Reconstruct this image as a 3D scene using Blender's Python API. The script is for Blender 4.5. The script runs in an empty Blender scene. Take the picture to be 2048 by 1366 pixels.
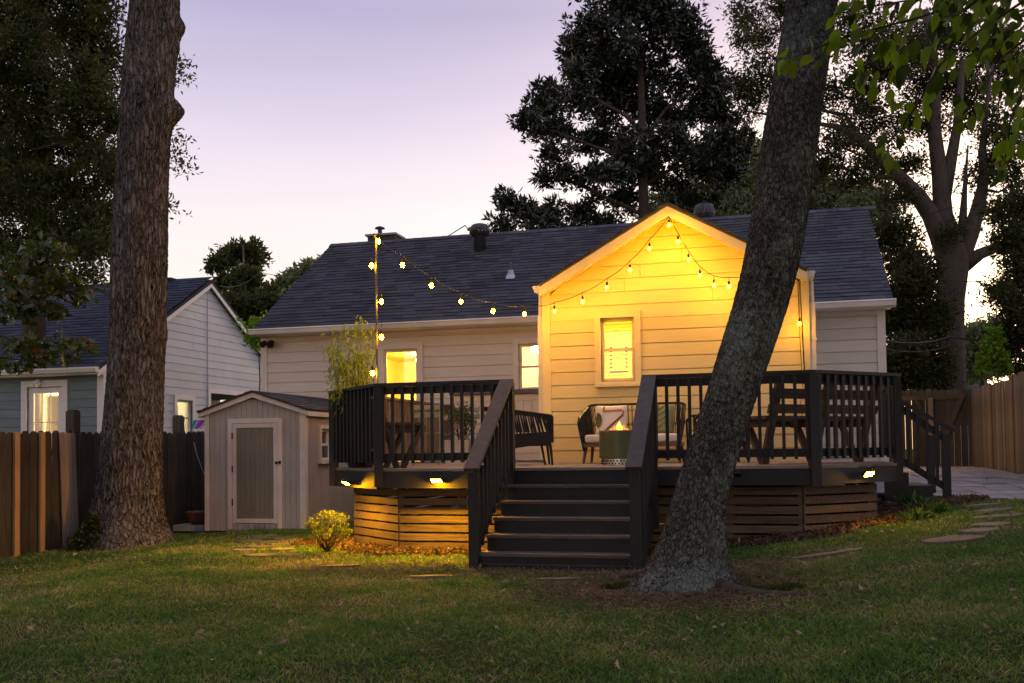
import bpy, bmesh, math, random
import numpy as np
from mathutils import Vector, Matrix
R = math.radians
rnd = random.Random(7)
nr = np.random.RandomState(11)
scene = bpy.context.scene
COL = scene.collection

# ------------------------------------------------------------------ camera
# the yard is laid out along the walls of the house: x runs along the back wall, y away from the viewer, z up
FPX, YAW, PIT, ROL, SHF, EYE = 1970.0, R(14.5), R(2.0), R(.75), 146.0, 1.15
zv = np.array([0, 0, 1.])
R0 = np.array([math.cos(YAW), math.sin(YAW), 0]); F0 = np.array([-math.sin(YAW), math.cos(YAW), 0])
CF = F0*math.cos(PIT)+zv*math.sin(PIT); U0 = zv*math.cos(PIT)-F0*math.sin(PIT)
CR = R0*math.cos(ROL)-U0*math.sin(ROL); CU = R0*math.sin(ROL)+U0*math.cos(ROL)
CP = np.array([0, 0, EYE])
cam_d = bpy.data.cameras.new('camera'); cam = bpy.data.objects.new('camera', cam_d); COL.objects.link(cam)
cam.matrix_world = Matrix(((CR[0], CU[0], -CF[0], 0), (CR[1], CU[1], -CF[1], 0), (CR[2], CU[2], -CF[2], EYE), (0, 0, 0, 1)))
cam_d.sensor_width = 36; cam_d.lens = FPX/2048*36; cam_d.shift_y = SHF/2048
cam_d.clip_start = .05; cam_d.clip_end = 600
scene.camera = cam

def ray(px, py): return CF+CR*(px-1024)/FPX+CU*(-(py-683-SHF))/FPX
def at(px, py, x=None, y=None, z=None, D=None, pl=None):
    """the place on a wall, level or distance that a point of the photograph shows"""
    d = ray(px, py)
    if y is not None: t = y/d[1]
    elif x is not None: t = x/d[0]
    elif z is not None: t = (z-EYE)/d[2]
    elif D is not None: t = D/d.dot(F0)
    else:
        (ax, ay), (bx, by) = pl; n = np.array([by-ay, ax-bx, 0]); t = (np.array([ax, ay, EYE])-CP).dot(n)/d.dot(n)
    return CP+t*d
def ground(x, y):
    X = x*np.cos(YAW)+y*np.sin(YAW)
    def ss(t): t = np.clip(t, 0, 1); return t*t*(3-2*t)
    h = .47*ss((X-.3)/5.7)-.13*ss((-X-3.3)/2.5)-.35*ss((y-13.5)/.5)*ss((x-1.4)/.3)
    return h+.012*np.sin(x*1.7+.4)*np.cos(y*1.3)

# ------------------------------------------------------------------ world, sun, exposure
SUN_AZ = R(25.5)         # right of the view direction
sd = (F0*math.cos(SUN_AZ)+R0*math.sin(SUN_AZ))*math.cos(R(5))+zv*math.sin(R(5))
w = bpy.data.worlds.new('World'); scene.world = w; w.use_nodes = True
wn, wl = w.node_tree.nodes, w.node_tree.links
bg = wn['Background']
def wnode(t, **k):
    n = wn.new(t)
    for a, b in k.items(): setattr(n, a, b)
    return n
def wmath(op, a, b=None, c=None, clamp=False):
    n = wnode('ShaderNodeMath', operation=op, use_clamp=clamp)
    for i, v in enumerate((a, b, c)):
        if v is None: continue
        if isinstance(v, (int, float)): n.inputs[i].default_value = v
        else: wl.new(v, n.inputs[i])
    return n.outputs[0]
tc = wnode('ShaderNodeTexCoord'); nrm = wnode('ShaderNodeVectorMath', operation='NORMALIZE'); wl.new(tc.outputs['Generated'], nrm.inputs[0])
sep = wnode('ShaderNodeSeparateXYZ'); wl.new(nrm.outputs[0], sep.inputs[0])
ramp = wnode('ShaderNodeValToRGB'); wl.new(sep.outputs[2], ramp.inputs[0])
stops = [(0, (.80, .52, .36)), (.08, (.97, .78, .62)), (.17, (.97, .87, .81)), (.235, (.89, .81, .83)), (.29, (.77, .69, .785)), (.34, (.63, .565, .715)),
         (.41, (.46, .42, .61)), (.6, (.56, .53, .69)), (1, (.60, .58, .74))]
cr = ramp.color_ramp
while len(cr.elements) < len(stops): cr.elements.new(.5)
for e, (p, c) in zip(cr.elements, stops): e.position = p; e.color = (*c, 1)
dt = wnode('ShaderNodeVectorMath', operation='DOT_PRODUCT'); wl.new(nrm.outputs[0], dt.inputs[0]); dt.inputs[1].default_value = tuple(sd)
dpos = wmath('MAXIMUM', dt.outputs['Value'], 0)
g1 = wmath('POWER', dpos, 20); g2 = wmath('POWER', dpos, 220)
side = wmath('MULTIPLY_ADD', dt.outputs['Value'], .05, .97)          # the sky fades towards the east behind the viewer
cl = wnode('ShaderNodeTexNoise'); mpn = wnode('ShaderNodeMapping'); mpn.inputs['Scale'].default_value = (2, 2, 14)
wl.new(nrm.outputs[0], mpn.inputs[0]); wl.new(mpn.outputs[0], cl.inputs['Vector']); cl.inputs['Scale'].default_value = 2.2; cl.inputs['Detail'].default_value = 5
clf = wmath('MULTIPLY_ADD', cl.outputs[0], .10, .95)
sc_ = wmath('MULTIPLY', side, clf)
m1 = wnode('ShaderNodeVectorMath', operation='SCALE'); wl.new(ramp.outputs[0], m1.inputs[0]); wl.new(sc_, m1.inputs['Scale'])
gl = wnode('ShaderNodeVectorMath', operation='SCALE'); gl.inputs[0].default_value = (1.2, .80, .36); wl.new(g1, gl.inputs['Scale'])
gl2 = wnode('ShaderNodeVectorMath', operation='SCALE'); gl2.inputs[0].default_value = (1.6, 1.0, .45); wl.new(g2, gl2.inputs['Scale'])
a1 = wnode('ShaderNodeVectorMath', operation='ADD'); wl.new(m1.outputs[0], a1.inputs[0]); wl.new(gl.outputs[0], a1.inputs[1])
a2 = wnode('ShaderNodeVectorMath', operation='ADD'); wl.new(a1.outputs[0], a2.inputs[0]); wl.new(gl2.outputs[0], a2.inputs[1])
wl.new(a2.outputs[0], bg.inputs['Color']); bg.inputs['Strength'].default_value = 1.0
sl = bpy.data.lights.new('sun', 'SUN'); so = bpy.data.objects.new('sun', sl); COL.objects.link(so)
sl.energy = .5; sl.angle = R(4); sl.color = (1, .62, .30)
so.rotation_euler = Vector(-sd).to_track_quat('-Z', 'Y').to_euler()
scene.view_settings.view_transform = 'Standard'; scene.view_settings.look = 'None'
scene.view_settings.gamma = 1; scene.view_settings.exposure = .15; scene.view_settings.use_curve_mapping = False
scene.render.engine = 'CYCLES'; scene.cycles.use_denoising = True
scene.cycles.max_bounces = 6; scene.cycles.diffuse_bounces = 3; scene.cycles.transparent_max_bounces = 8
scene.cycles.sample_clamp_indirect = 4; scene.cycles.use_light_tree = True

# ------------------------------------------------------------------ materials
def new_mat(name):
    m = bpy.data.materials.new(name); m.use_nodes = True
    nt = m.node_tree; return m, nt.nodes, nt.links, nt.nodes['Principled BSDF']
def mk(nodes, links):
    def N(t, ins=None, **k):
        n = nodes.new(t)
        for a, b in k.items(): setattr(n, a, b)
        for a, b in (ins or {}).items():
            if hasattr(b, 'is_output'): links.new(b, n.inputs[a])
            else: n.inputs[a].default_value = b
        return n
    return N
def surf(name, c1, c2, rough=.7, scale=6, stretch=(1, 1, 1), bump=.15, bdist=.01, detail=6, rand=.25, isl=0., metallic=0, big=.18, spec=.3, c3=None):
    m, n, l, P = new_mat(name); N = mk(n, l)
    t = N('ShaderNodeTexCoord'); mp = N('ShaderNodeMapping', {0: t.outputs['Object'], 'Scale': stretch})
    oi = N('ShaderNodeObjectInfo')
    off = N('ShaderNodeVectorMath', {0: mp.outputs[0]}, operation='ADD')
    sc = N('ShaderNodeMath', {0: oi.outputs['Random'], 1: 37.}, operation='MULTIPLY'); l.new(sc.outputs[0], off.inputs[1])
    nz = N('ShaderNodeTexNoise', {'Vector': off.outputs[0], 'Scale': scale, 'Detail': detail, 'Roughness': .65})
    rp = N('ShaderNodeValToRGB', {0: nz.outputs[0]}); e = rp.color_ramp.elements
    e[0].position = .3; e[0].color = (*c1, 1); e[1].position = .7; e[1].color = (*c2, 1)
    if c3: x = e.new(.5); x.color = (*c3, 1)
    nb = N('ShaderNodeTexNoise', {'Vector': t.outputs['Object'], 'Scale': 1.1, 'Detail': 4.})
    v1 = N('ShaderNodeMapRange', {0: nb.outputs[0], 1: .3, 2: .7, 3: 1-big, 4: 1+big})
    v2 = N('ShaderNodeMapRange', {0: oi.outputs['Random'], 3: 1-rand, 4: 1+rand})
    v = N('ShaderNodeMath', {0: v1.outputs[0], 1: v2.outputs[0]}, operation='MULTIPLY')
    if isl:
        g = N('ShaderNodeNewGeometry'); v3 = N('ShaderNodeMapRange', {0: g.outputs['Random Per Island'], 3: 1-isl, 4: 1+isl})
        v = N('ShaderNodeMath', {0: v.outputs[0], 1: v3.outputs[0]}, operation='MULTIPLY')
    cm = N('ShaderNodeVectorMath', {0: rp.outputs[0]}, operation='SCALE'); l.new(v.outputs[0], cm.inputs['Scale'])
    l.new(cm.outputs[0], P.inputs['Base Color'])
    P.inputs['Roughness'].default_value = rough; P.inputs['Metallic'].default_value = metallic; P.inputs['Specular IOR Level'].default_value = spec
    if bump:
        b = N('ShaderNodeBump', {'Height': nz.outputs[0], 'Strength': bump, 'Distance': bdist}); l.new(b.outputs[0], P.inputs['Normal'])
    return m
def emit(name, col, s):
    m, n, l, P = new_mat(name); P.inputs['Base Color'].default_value = (0, 0, 0, 1)
    P.inputs['Emission Color'].default_value = (*col, 1); P.inputs['Emission Strength'].default_value = s; return m
def leafmat(name, c1, c2, trans=.35, rough=.45, spec=.25, warm=None):
    m, n, l, P = new_mat(name); N = mk(n, l)
    g = N('ShaderNodeNewGeometry'); oi = N('ShaderNodeObjectInfo')
    s = N('ShaderNodeMath', {0: g.outputs['Random Per Island'], 1: oi.outputs['Random']}, operation='ADD')
    fr = N('ShaderNodeMath', {0: s.outputs[0]}, operation='FRACT')
    rp = N('ShaderNodeValToRGB', {0: fr.outputs[0]}); e = rp.color_ramp.elements
    e[0].color = (*c1, 1); e[1].color = (*c2, 1); e[1].position = .93
    if warm: x = e.new(.97); x.color = (*warm, 1)
    l.new(rp.outputs[0], P.inputs['Base Color']); P.inputs['Roughness'].default_value = rough; P.inputs['Specular IOR Level'].default_value = spec
    tr = N('ShaderNodeBsdfTranslucent'); br = N('ShaderNodeVectorMath', {0: rp.outputs[0], 1: (1.5, 1.6, .6)}, operation='MULTIPLY'); l.new(br.outputs[0], tr.inputs[0])
    mx = N('ShaderNodeMixShader', {0: trans, 1: P.outputs[0], 2: tr.outputs[0]})
    l.new(mx.outputs[0], n['Material Output'].inputs[0]); return m
def glass(name, tint=(.9, .95, 1), mixf=.12):
    m, n, l, P = new_mat(name); N = mk(n, l)
    t = N('ShaderNodeBsdfTransparent', {0: (*tint, 1)}); g = N('ShaderNodeBsdfGlossy', {0: (1, 1, 1, 1), 'Roughness': .03})
    mx = N('ShaderNodeMixShader', {0: mixf, 1: t.outputs[0], 2: g.outputs[0]}); l.new(mx.outputs[0], n['Material Output'].inputs[0]); return m
def bark(name, dark, light, lichen, sx, sz, depth, lamt):
    m, n, l, P = new_mat(name); N = mk(n, l)
    t = N('ShaderNodeTexCoord')
    wz = N('ShaderNodeTexNoise', {'Vector': t.outputs['Object'], 'Scale': 2.6, 'Detail': 3.})
    wv = N('ShaderNodeVectorMath', {0: wz.outputs['Color'], 1: (-.5, -.5, -.5)}, operation='ADD')
    ws = N('ShaderNodeVectorMath', {0: wv.outputs[0]}, operation='SCALE'); ws.inputs['Scale'].default_value = .16
    wa = N('ShaderNodeVectorMath', {0: t.outputs['Object'], 1: ws.outputs[0]}, operation='ADD')
    mp = N('ShaderNodeMapping', {0: wa.outputs[0], 'Scale': (sx, sx, sz)})
    v1 = N('ShaderNodeTexVoronoi', {'Vector': mp.outputs[0], 'Scale': 1.}, feature='DISTANCE_TO_EDGE')
    v2 = N('ShaderNodeTexVoronoi', {'Vector': mp.outputs[0], 'Scale': 2.3}, feature='DISTANCE_TO_EDGE')
    nz = N('ShaderNodeTexNoise', {'Vector': mp.outputs[0], 'Scale': 1.6, 'Detail': 8., 'Roughness': .7})
    r1 = N('ShaderNodeMapRange', {0: v1.outputs[0], 1: 0., 2: .22}); r2 = N('ShaderNodeMapRange', {0: v2.outputs[0], 1: 0., 2: .25})
    h1 = N('ShaderNodeMath', {0: r1.outputs[0], 1: .6}, operation='MULTIPLY')
    h2 = N('ShaderNodeMath', {0: r2.outputs[0], 1: .25, 2: h1.outputs[0]}, operation='MULTIPLY_ADD')
    h3 = N('ShaderNodeMath', {0: nz.outputs[0], 1: .45, 2: h2.outputs[0]}, operation='MULTIPLY_ADD')
    rp = N('ShaderNodeValToRGB', {0: h3.outputs[0]}); e = rp.color_ramp.elements
    e[0].position = .36; e[0].color = (*dark, 1); e[1].position = .95; e[1].color = (*light, 1)
    ln = N('ShaderNodeTexNoise', {'Vector': t.outputs['Object'], 'Scale': 20., 'Detail': 6., 'Roughness': .75})
    lb = N('ShaderNodeTexNoise', {'Vector': t.outputs['Object'], 'Scale': 1.3, 'Detail': 3.})
    la = N('ShaderNodeMath', {0: ln.outputs[0], 1: lb.outputs[0]}, operation='ADD')
    lm = N('ShaderNodeMapRange', {0: la.outputs[0], 1: .99, 2: 1.16, 3: 0., 4: lamt})
    lh = N('ShaderNodeMath', {0: lm.outputs[0], 1: h3.outputs[0]}, operation='MULTIPLY')
    mx = N('ShaderNodeMix', {0: lh.outputs[0], 6: rp.outputs[0], 7: (*lichen, 1)}, data_type='RGBA')
    l.new(mx.outputs[2], P.inputs['Base Color']); P.inputs['Roughness'].default_value = .9; P.inputs['Specular IOR Level'].default_value = .15
    b = N('ShaderNodeBump', {'Height': h3.outputs[0], 'Strength': .9, 'Distance': depth*1.2}); l.new(b.outputs[0], P.inputs['Normal'])
    ds = N('ShaderNodeDisplacement', {'Height': h3.outputs[0], 'Midlevel': .6, 'Scale': depth}); l.new(ds.outputs[0], n['Material Output'].inputs['Displacement'])
    m.displacement_method = 'BOTH'; return m

M = {}
M['siding'] = surf('cream_siding', (.62, .57, .49), (.68, .63, .545), .55, 3, (1, 1, 6), .08, .004, rand=.05, big=.05)
M['trim'] = surf('cream_trim', (.68, .63, .54), (.74, .69, .60), .5, 8, bump=.05, rand=.04, big=.06)
M['wingsiding'] = surf('bulb_lit_yellow_siding', (.64, .54, .26), (.69, .59, .30), .55, 3, (1, 1, 6), .08, .004, rand=.05, big=.06)  # wing siding tinted yellow: warm bulb light put into the colour
M['wingtrim'] = surf('bulb_lit_yellow_trim', (.68, .58, .31), (.74, .63, .35), .5, 8, bump=.05, rand=.03, big=.06)  # trim carries the same bulb-light yellow in its colour
M['gutter'] = surf('gutter_paint', (.64, .60, .52), (.70, .66, .58), .4, 5, bump=.03, rand=.03)
M['shingle'] = surf('blue_grey_shingle', (.040, .043, .056), (.076, .080, .098), .9, 60, bump=.5, bdist=.004, rand=.22, isl=.28, big=.14, spec=.15)
M['shingle_far'] = surf('dark_blue_shingle', (.024, .030, .048), (.045, .052, .078), .9, 50, bump=.4, rand=.25, isl=.35, big=.15, spec=.15)
M['deckpaint'] = surf('charcoal_deck_paint', (.013, .0125, .014), (.024, .022, .024), .55, 9, (1, 1, 1), .2, .004, rand=.12, big=.2)
M['deckpaint_up'] = surf('charcoal_upright_paint', (.014, .013, .0145), (.028, .025, .026), .6, 9, (4, 4, .6), .2, .004, rand=.15, big=.2)
M['tread'] = surf('worn_tread_paint', (.05, .043, .038), (.125, .108, .092), .7, 14, (.4, 4, 4), .25, .004, rand=.12)
M['floorboard'] = surf('weathered_deck_board', (.16, .125, .10), (.30, .25, .21), .75, 12, (.3, 5, 5), .3, .005, rand=.2, big=.3)
M['skirt'] = surf('weathered_skirt_board', (.048, .034, .024), (.17, .12, .08), .8, 7, (.35, 9, 9), .4, .006, rand=.22, big=.25)
M['benchwood'] = surf('brown_stained_wood', (.05, .035, .025), (.11, .08, .055), .7, 9, (1, 1, 1), .25, .005, rand=.15)
M['picket'] = surf('weathered_picket', (.030, .025, .018), (.08, .065, .046), .85, 5, (7, 7, .5), .5, .01, rand=.35, big=.3)
M['picket_r'] = surf('greyed_brown_picket', (.085, .064, .046), (.18, .14, .105), .85, 5, (7, 7, .5), .5, .01, rand=.30, big=.3)
M['newwood'] = surf('fresh_pine_batten', (.34, .19, .085), (.46, .28, .14), .7, 5, (8, 8, .5), .25, .004, rand=.08)
M['greypink'] = surf('pale_replacement_picket', (.26, .20, .17), (.36, .29, .25), .75, 5, (8, 8, .5), .25, .004, rand=.12)
M['shed'] = surf('taupe_shed_siding', (.34, .315, .295), (.41, .38, .355), .65, 5, (3, 3, .8), .1, .003, rand=.04, big=.12)
M['shedtrim'] = surf('pale_shed_trim', (.58, .53, .47), (.66, .60, .54), .6, 7, (3, 3, 1), .1, .003, rand=.05)
M['sheddoor'] = surf('olive_door_panel', (.17, .155, .115), (.21, .195, .15), .6, 5, (3, 3, .6), .1, .003, rand=.04)
M['white'] = surf('white_vinyl', (.68, .68, .70), (.76, .76, .78), .4, 5, bump=0, rand=.03)
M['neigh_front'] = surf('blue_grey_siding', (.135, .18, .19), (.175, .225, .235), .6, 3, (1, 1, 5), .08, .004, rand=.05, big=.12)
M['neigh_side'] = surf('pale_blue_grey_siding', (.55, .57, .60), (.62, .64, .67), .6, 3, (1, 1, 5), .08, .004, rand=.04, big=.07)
M['neigh_trim'] = surf('white_painted_trim', (.70, .68, .66), (.78, .75, .73), .55, 7, bump=.05, rand=.04, big=.08)
M['metal_dark'] = surf('dark_galvanised_metal', (.05, .05, .055), (.10, .10, .11), .45, 12, bump=.1, metallic=.7)
M['metal_light'] = surf('galvanised_metal', (.30, .33, .36), (.42, .45, .48), .4, 12, bump=.1, metallic=.8)
M['brick'] = surf('chimney_brick', (.07, .05, .045), (.13, .10, .09), .9, 20, bump=.4)
M['black'] = surf('black_plastic', (.012, .012, .013), (.02, .02, .02), .5, 9, bump=0, rand=.1)
M['rope'] = surf('black_rope', (.012, .012, .013), (.024, .022, .022), .7, 60, bump=.4, rand=.1)
M['cushion'] = surf('cream_cushion', (.66, .60, .52), (.74, .68, .60), .9, 60, bump=.2, bdist=.002, rand=.04)
M['green_fab'] = surf('sage_cushion_cloth', (.20, .23, .11), (.27, .30, .16), .9, 40, bump=.2, rand=.05)
M['olive_fab'] = surf('olive_print', (.07, .09, .03), (.10, .12, .04), .9, 40, bump=.1, rand=.05)
M['rust'] = surf('rust_print', (.42, .12, .06), (.50, .17, .09), .9, 40, bump=.1)
M['brownprint'] = surf('brown_print', (.16, .05, .03), (.21, .08, .05), .9, 40, bump=.1)
M['teak'] = surf('dark_teak', (.10, .055, .035), (.17, .10, .065), .5, 9, (1, 1, .3), .15, .003)
M['pit'] = surf('olive_enamel_steel', (.095, .115, .05), (.12, .14, .062), .35, 4, bump=.02, metallic=.2, spec=.5)
M['steel'] = surf('brushed_steel', (.5, .48, .45), (.7, .68, .64), .3, 30, bump=.05, metallic=1)
M['teal'] = surf('faded_teal_paint', (.13, .19, .17), (.19, .25, .225), .6, 12, bump=.1, rand=.08)
M['planter'] = surf('pale_grey_planter', (.33, .33, .35), (.40, .40, .42), .7, 9, bump=.1)
M['terracotta'] = surf('red_brown_pot', (.12, .045, .03), (.19, .075, .05), .6, 9, bump=.15)
M['concrete'] = surf('concrete_block', (.24, .25, .27), (.34, .35, .37), .9, 14, bump=.3)
M['flag'] = surf('flagstone', (.085, .072, .055), (.17, .145, .115), .85, 7, (1, 1, 1), .6, .02, rand=.2, big=.2)
M['patio'] = surf('patio_stone', (.19, .18, .19), (.31, .29, .30), .8, 5, (1, 1, 1), .5, .02, rand=.16, big=.2)
M['soil'] = surf('bare_soil', (.035, .024, .017), (.07, .05, .036), .95, 9, bump=.6)
M['mulch'] = surf('mulch_chip', (.035, .021, .015), (.11, .07, .048), .85, 9, bump=.2, isl=.6)
M['deadleaf'] = surf('dead_leaf', (.22, .15, .09), (.42, .31, .21), .8, 9, bump=.2, isl=.5)
M['straw'] = surf('dry_straw', (.23, .18, .10), (.38, .31, .19), .8, 9, bump=0, isl=.45)
M['room_wall'] = surf('room_wall_paint', (.80, .66, .22), (.84, .70, .25), .7, 3, bump=0, rand=0, big=.05)
M['room_cream'] = surf('room_wall_cream', (.80, .70, .50), (.84, .74, .54), .7, 3, bump=0, rand=0, big=.05)
M['curtain'] = leafmat('sheer_curtain', (.62, .56, .46), (.64, .58, .48), .5, .9)
M['room_door'] = surf('room_door_paint', (.66, .46, .10), (.72, .52, .13), .6, 3, bump=0)
M['blind'] = leafmat('white_blind_slat', (.62, .58, .50), (.64, .60, .52), .45, .5)
M['glass'] = glass('window_glass')
M['darkglass'] = glass('dim_window_glass', (.25, .28, .32), .25)
M['bulb'] = emit('bulb_glow', (1, .40, .0022), 520)
M['bulb_w'] = emit('wall_bulb_glow', (1, .42, .0014), 500)
M['flood'] = emit('flood_led', (1, .44, .002), 4600)
M['flood_dim'] = emit('flood_led_dim', (1, .46, .004), 600)
M['lamp_in'] = emit('ceiling_lamp_glow', (1, .62, .12), 260)
M['flame'] = emit('flame', (1, .28, .02), 1.6)
M['flame_core'] = emit('flame_core', (1, .5, .06), 3)
M['bark_l'] = bark('lichen_bark', (.014, .012, .010), (.20, .19, .17), (.30, .36, .32), 36, 15, .018, 1.0)
M['bark_o'] = bark('furrowed_oak_bark', (.018, .015, .012), (.25, .22, .195), (.36, .33, .30), 22, 2.6, .03, .4)
M['bark_far'] = surf('distant_bark', (.035, .028, .022), (.11, .09, .075), .9, 8, (5, 5, .8), .8, .03, rand=.1)
M['root_bark'] = surf('dark_root_bark', (.02, .017, .013), (.085, .075, .06), .95, 16, bump=1., bdist=.03)
M['twig'] = surf('twig_bark', (.02, .015, .012), (.05, .04, .03), .9, 20, bump=.3)
M['mag'] = leafmat('magnolia_leaf', (.012, .018, .012), (.034, .046, .028), .12, .25, .6)
M['leaf_bg'] = leafmat('oak_leaf_far', (.022, .028, .012), (.058, .068, .026), .3, .5, .2, (.10, .07, .02))
M['leaf_dk'] = leafmat('dark_oak_leaf', (.022, .034, .009), (.07, .09, .020), .4, .4, .3, (.12, .07, .02))
M['leaf_mid'] = leafmat('hazed_far_leaf', (.11, .13, .085), (.22, .25, .17), .4, .6, .1)  # distance haze put into the leaf colour, paler and greyer
M['leaf_near'] = leafmat('bright_overhanging_leaf', (.012, .024, .004), (.13, .21, .016), .5, .4, .3)
M['leaf_oakn'] = leafmat('lobed_oak_leaf', (.025, .040, .008), (.060, .085, .016), .35, .25, .6, (.16, .07, .02))
M['leaf_bush'] = leafmat('yellow_green_shrub_leaf', (.06, .09, .012), (.17, .21, .03), .35, .4, .3)
M['leaf_bam'] = leafmat('bamboo_leaf', (.16, .22, .025), (.34, .40, .06), .4, .4, .3)
M['leaf_plant'] = leafmat('glossy_bed_plant_leaf', (.03, .07, .02), (.07, .13, .035), .25, .3, .5)
M['leaf_vine'] = leafmat('fresh_vine_leaf', (.09, .17, .015), (.17, .28, .03), .5, .4, .3)
M['grass'] = leafmat('grass_blade', (.045, .085, .012), (.125, .175, .035), .35, .55, .2, (.30, .24, .13))
M['leaf_moss'] = leafmat('dull_moss', (.03, .045, .008), (.075, .10, .02), .2, .8, .1)
M['moss'] = surf('green_moss', (.04, .06, .01), (.09, .12, .025), .95, 30, bump=.8)

def grass_mat():
    m, n, l, P = new_mat('patchy_lawn_blade'); N = mk(n, l); t = N('ShaderNodeTexCoord'); g = N('ShaderNodeNewGeometry')
    a = N('ShaderNodeTexNoise', {'Vector': t.outputs['Object'], 'Scale': .9, 'Detail': 5., 'Roughness': .7})
    a2 = N('ShaderNodeTexNoise', {'Vector': t.outputs['Object'], 'Scale': 5., 'Detail': 3.})
    s = N('ShaderNodeMath', {0: g.outputs['Random Per Island'], 1: .32, 2: a.outputs[0]}, operation='MULTIPLY_ADD'); s2 = N('ShaderNodeMath', {0: a2.outputs[0], 1: .27, 2: s.outputs[0]}, operation='MULTIPLY_ADD')
    rp = N('ShaderNodeValToRGB', {0: s2.outputs[0]}); e = rp.color_ramp.elements; e[0].position = .56; e[0].color = (.042, .115, .018, 1); e[1].position = 1.12 if False else 1.; e[1].color = (.42, .34, .19, 1)
    x = e.new(.80); x.color = (.12, .235, .036, 1); x = e.new(.93); x.color = (.24, .29, .07, 1)
    l.new(rp.outputs[0], P.inputs['Base Color']); P.inputs['Roughness'].default_value = .5; P.inputs['Specular IOR Level'].default_value = .3
    tr = N('ShaderNodeBsdfTranslucent', {0: rp.outputs[0]}); mx = N('ShaderNodeMixShader', {0: .3, 1: P.outputs[0], 2: tr.outputs[0]}); l.new(mx.outputs[0], n['Material Output'].inputs[0]); return m
M['grass'] = grass_mat()
# ground colour: soil showing through thin turf
def ground_mat():
    m, n, l, P = new_mat('turf_ground'); N = mk(n, l)
    t = N('ShaderNodeTexCoord'); a = N('ShaderNodeTexNoise', {'Vector': t.outputs['Object'], 'Scale': .9, 'Detail': 6.})
    b = N('ShaderNodeTexNoise', {'Vector': t.outputs['Object'], 'Scale': 30., 'Detail': 8., 'Roughness': .8})
    r = N('ShaderNodeValToRGB', {0: a.outputs[0]}); e = r.color_ramp.elements
    e[0].position = .38; e[0].color = (.030, .048, .012, 1); e[1].position = .66; e[1].color = (.075, .065, .03, 1)
    s = N('ShaderNodeMapRange', {0: b.outputs[0], 1: .3, 2: .7, 3: .45, 4: 1.5}); c = N('ShaderNodeVectorMath', {0: r.outputs[0]}, operation='SCALE'); l.new(s.outputs[0], c.inputs['Scale'])
    l.new(c.outputs[0], P.inputs['Base Color']); P.inputs['Roughness'].default_value = .95; P.inputs['Specular IOR Level'].default_value = .1
    bb = N('ShaderNodeBump', {'Height': b.outputs[0], 'Strength': .8, 'Distance': .03}); l.new(bb.outputs[0], P.inputs['Normal']); return m
M['ground'] = ground_mat()

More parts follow.
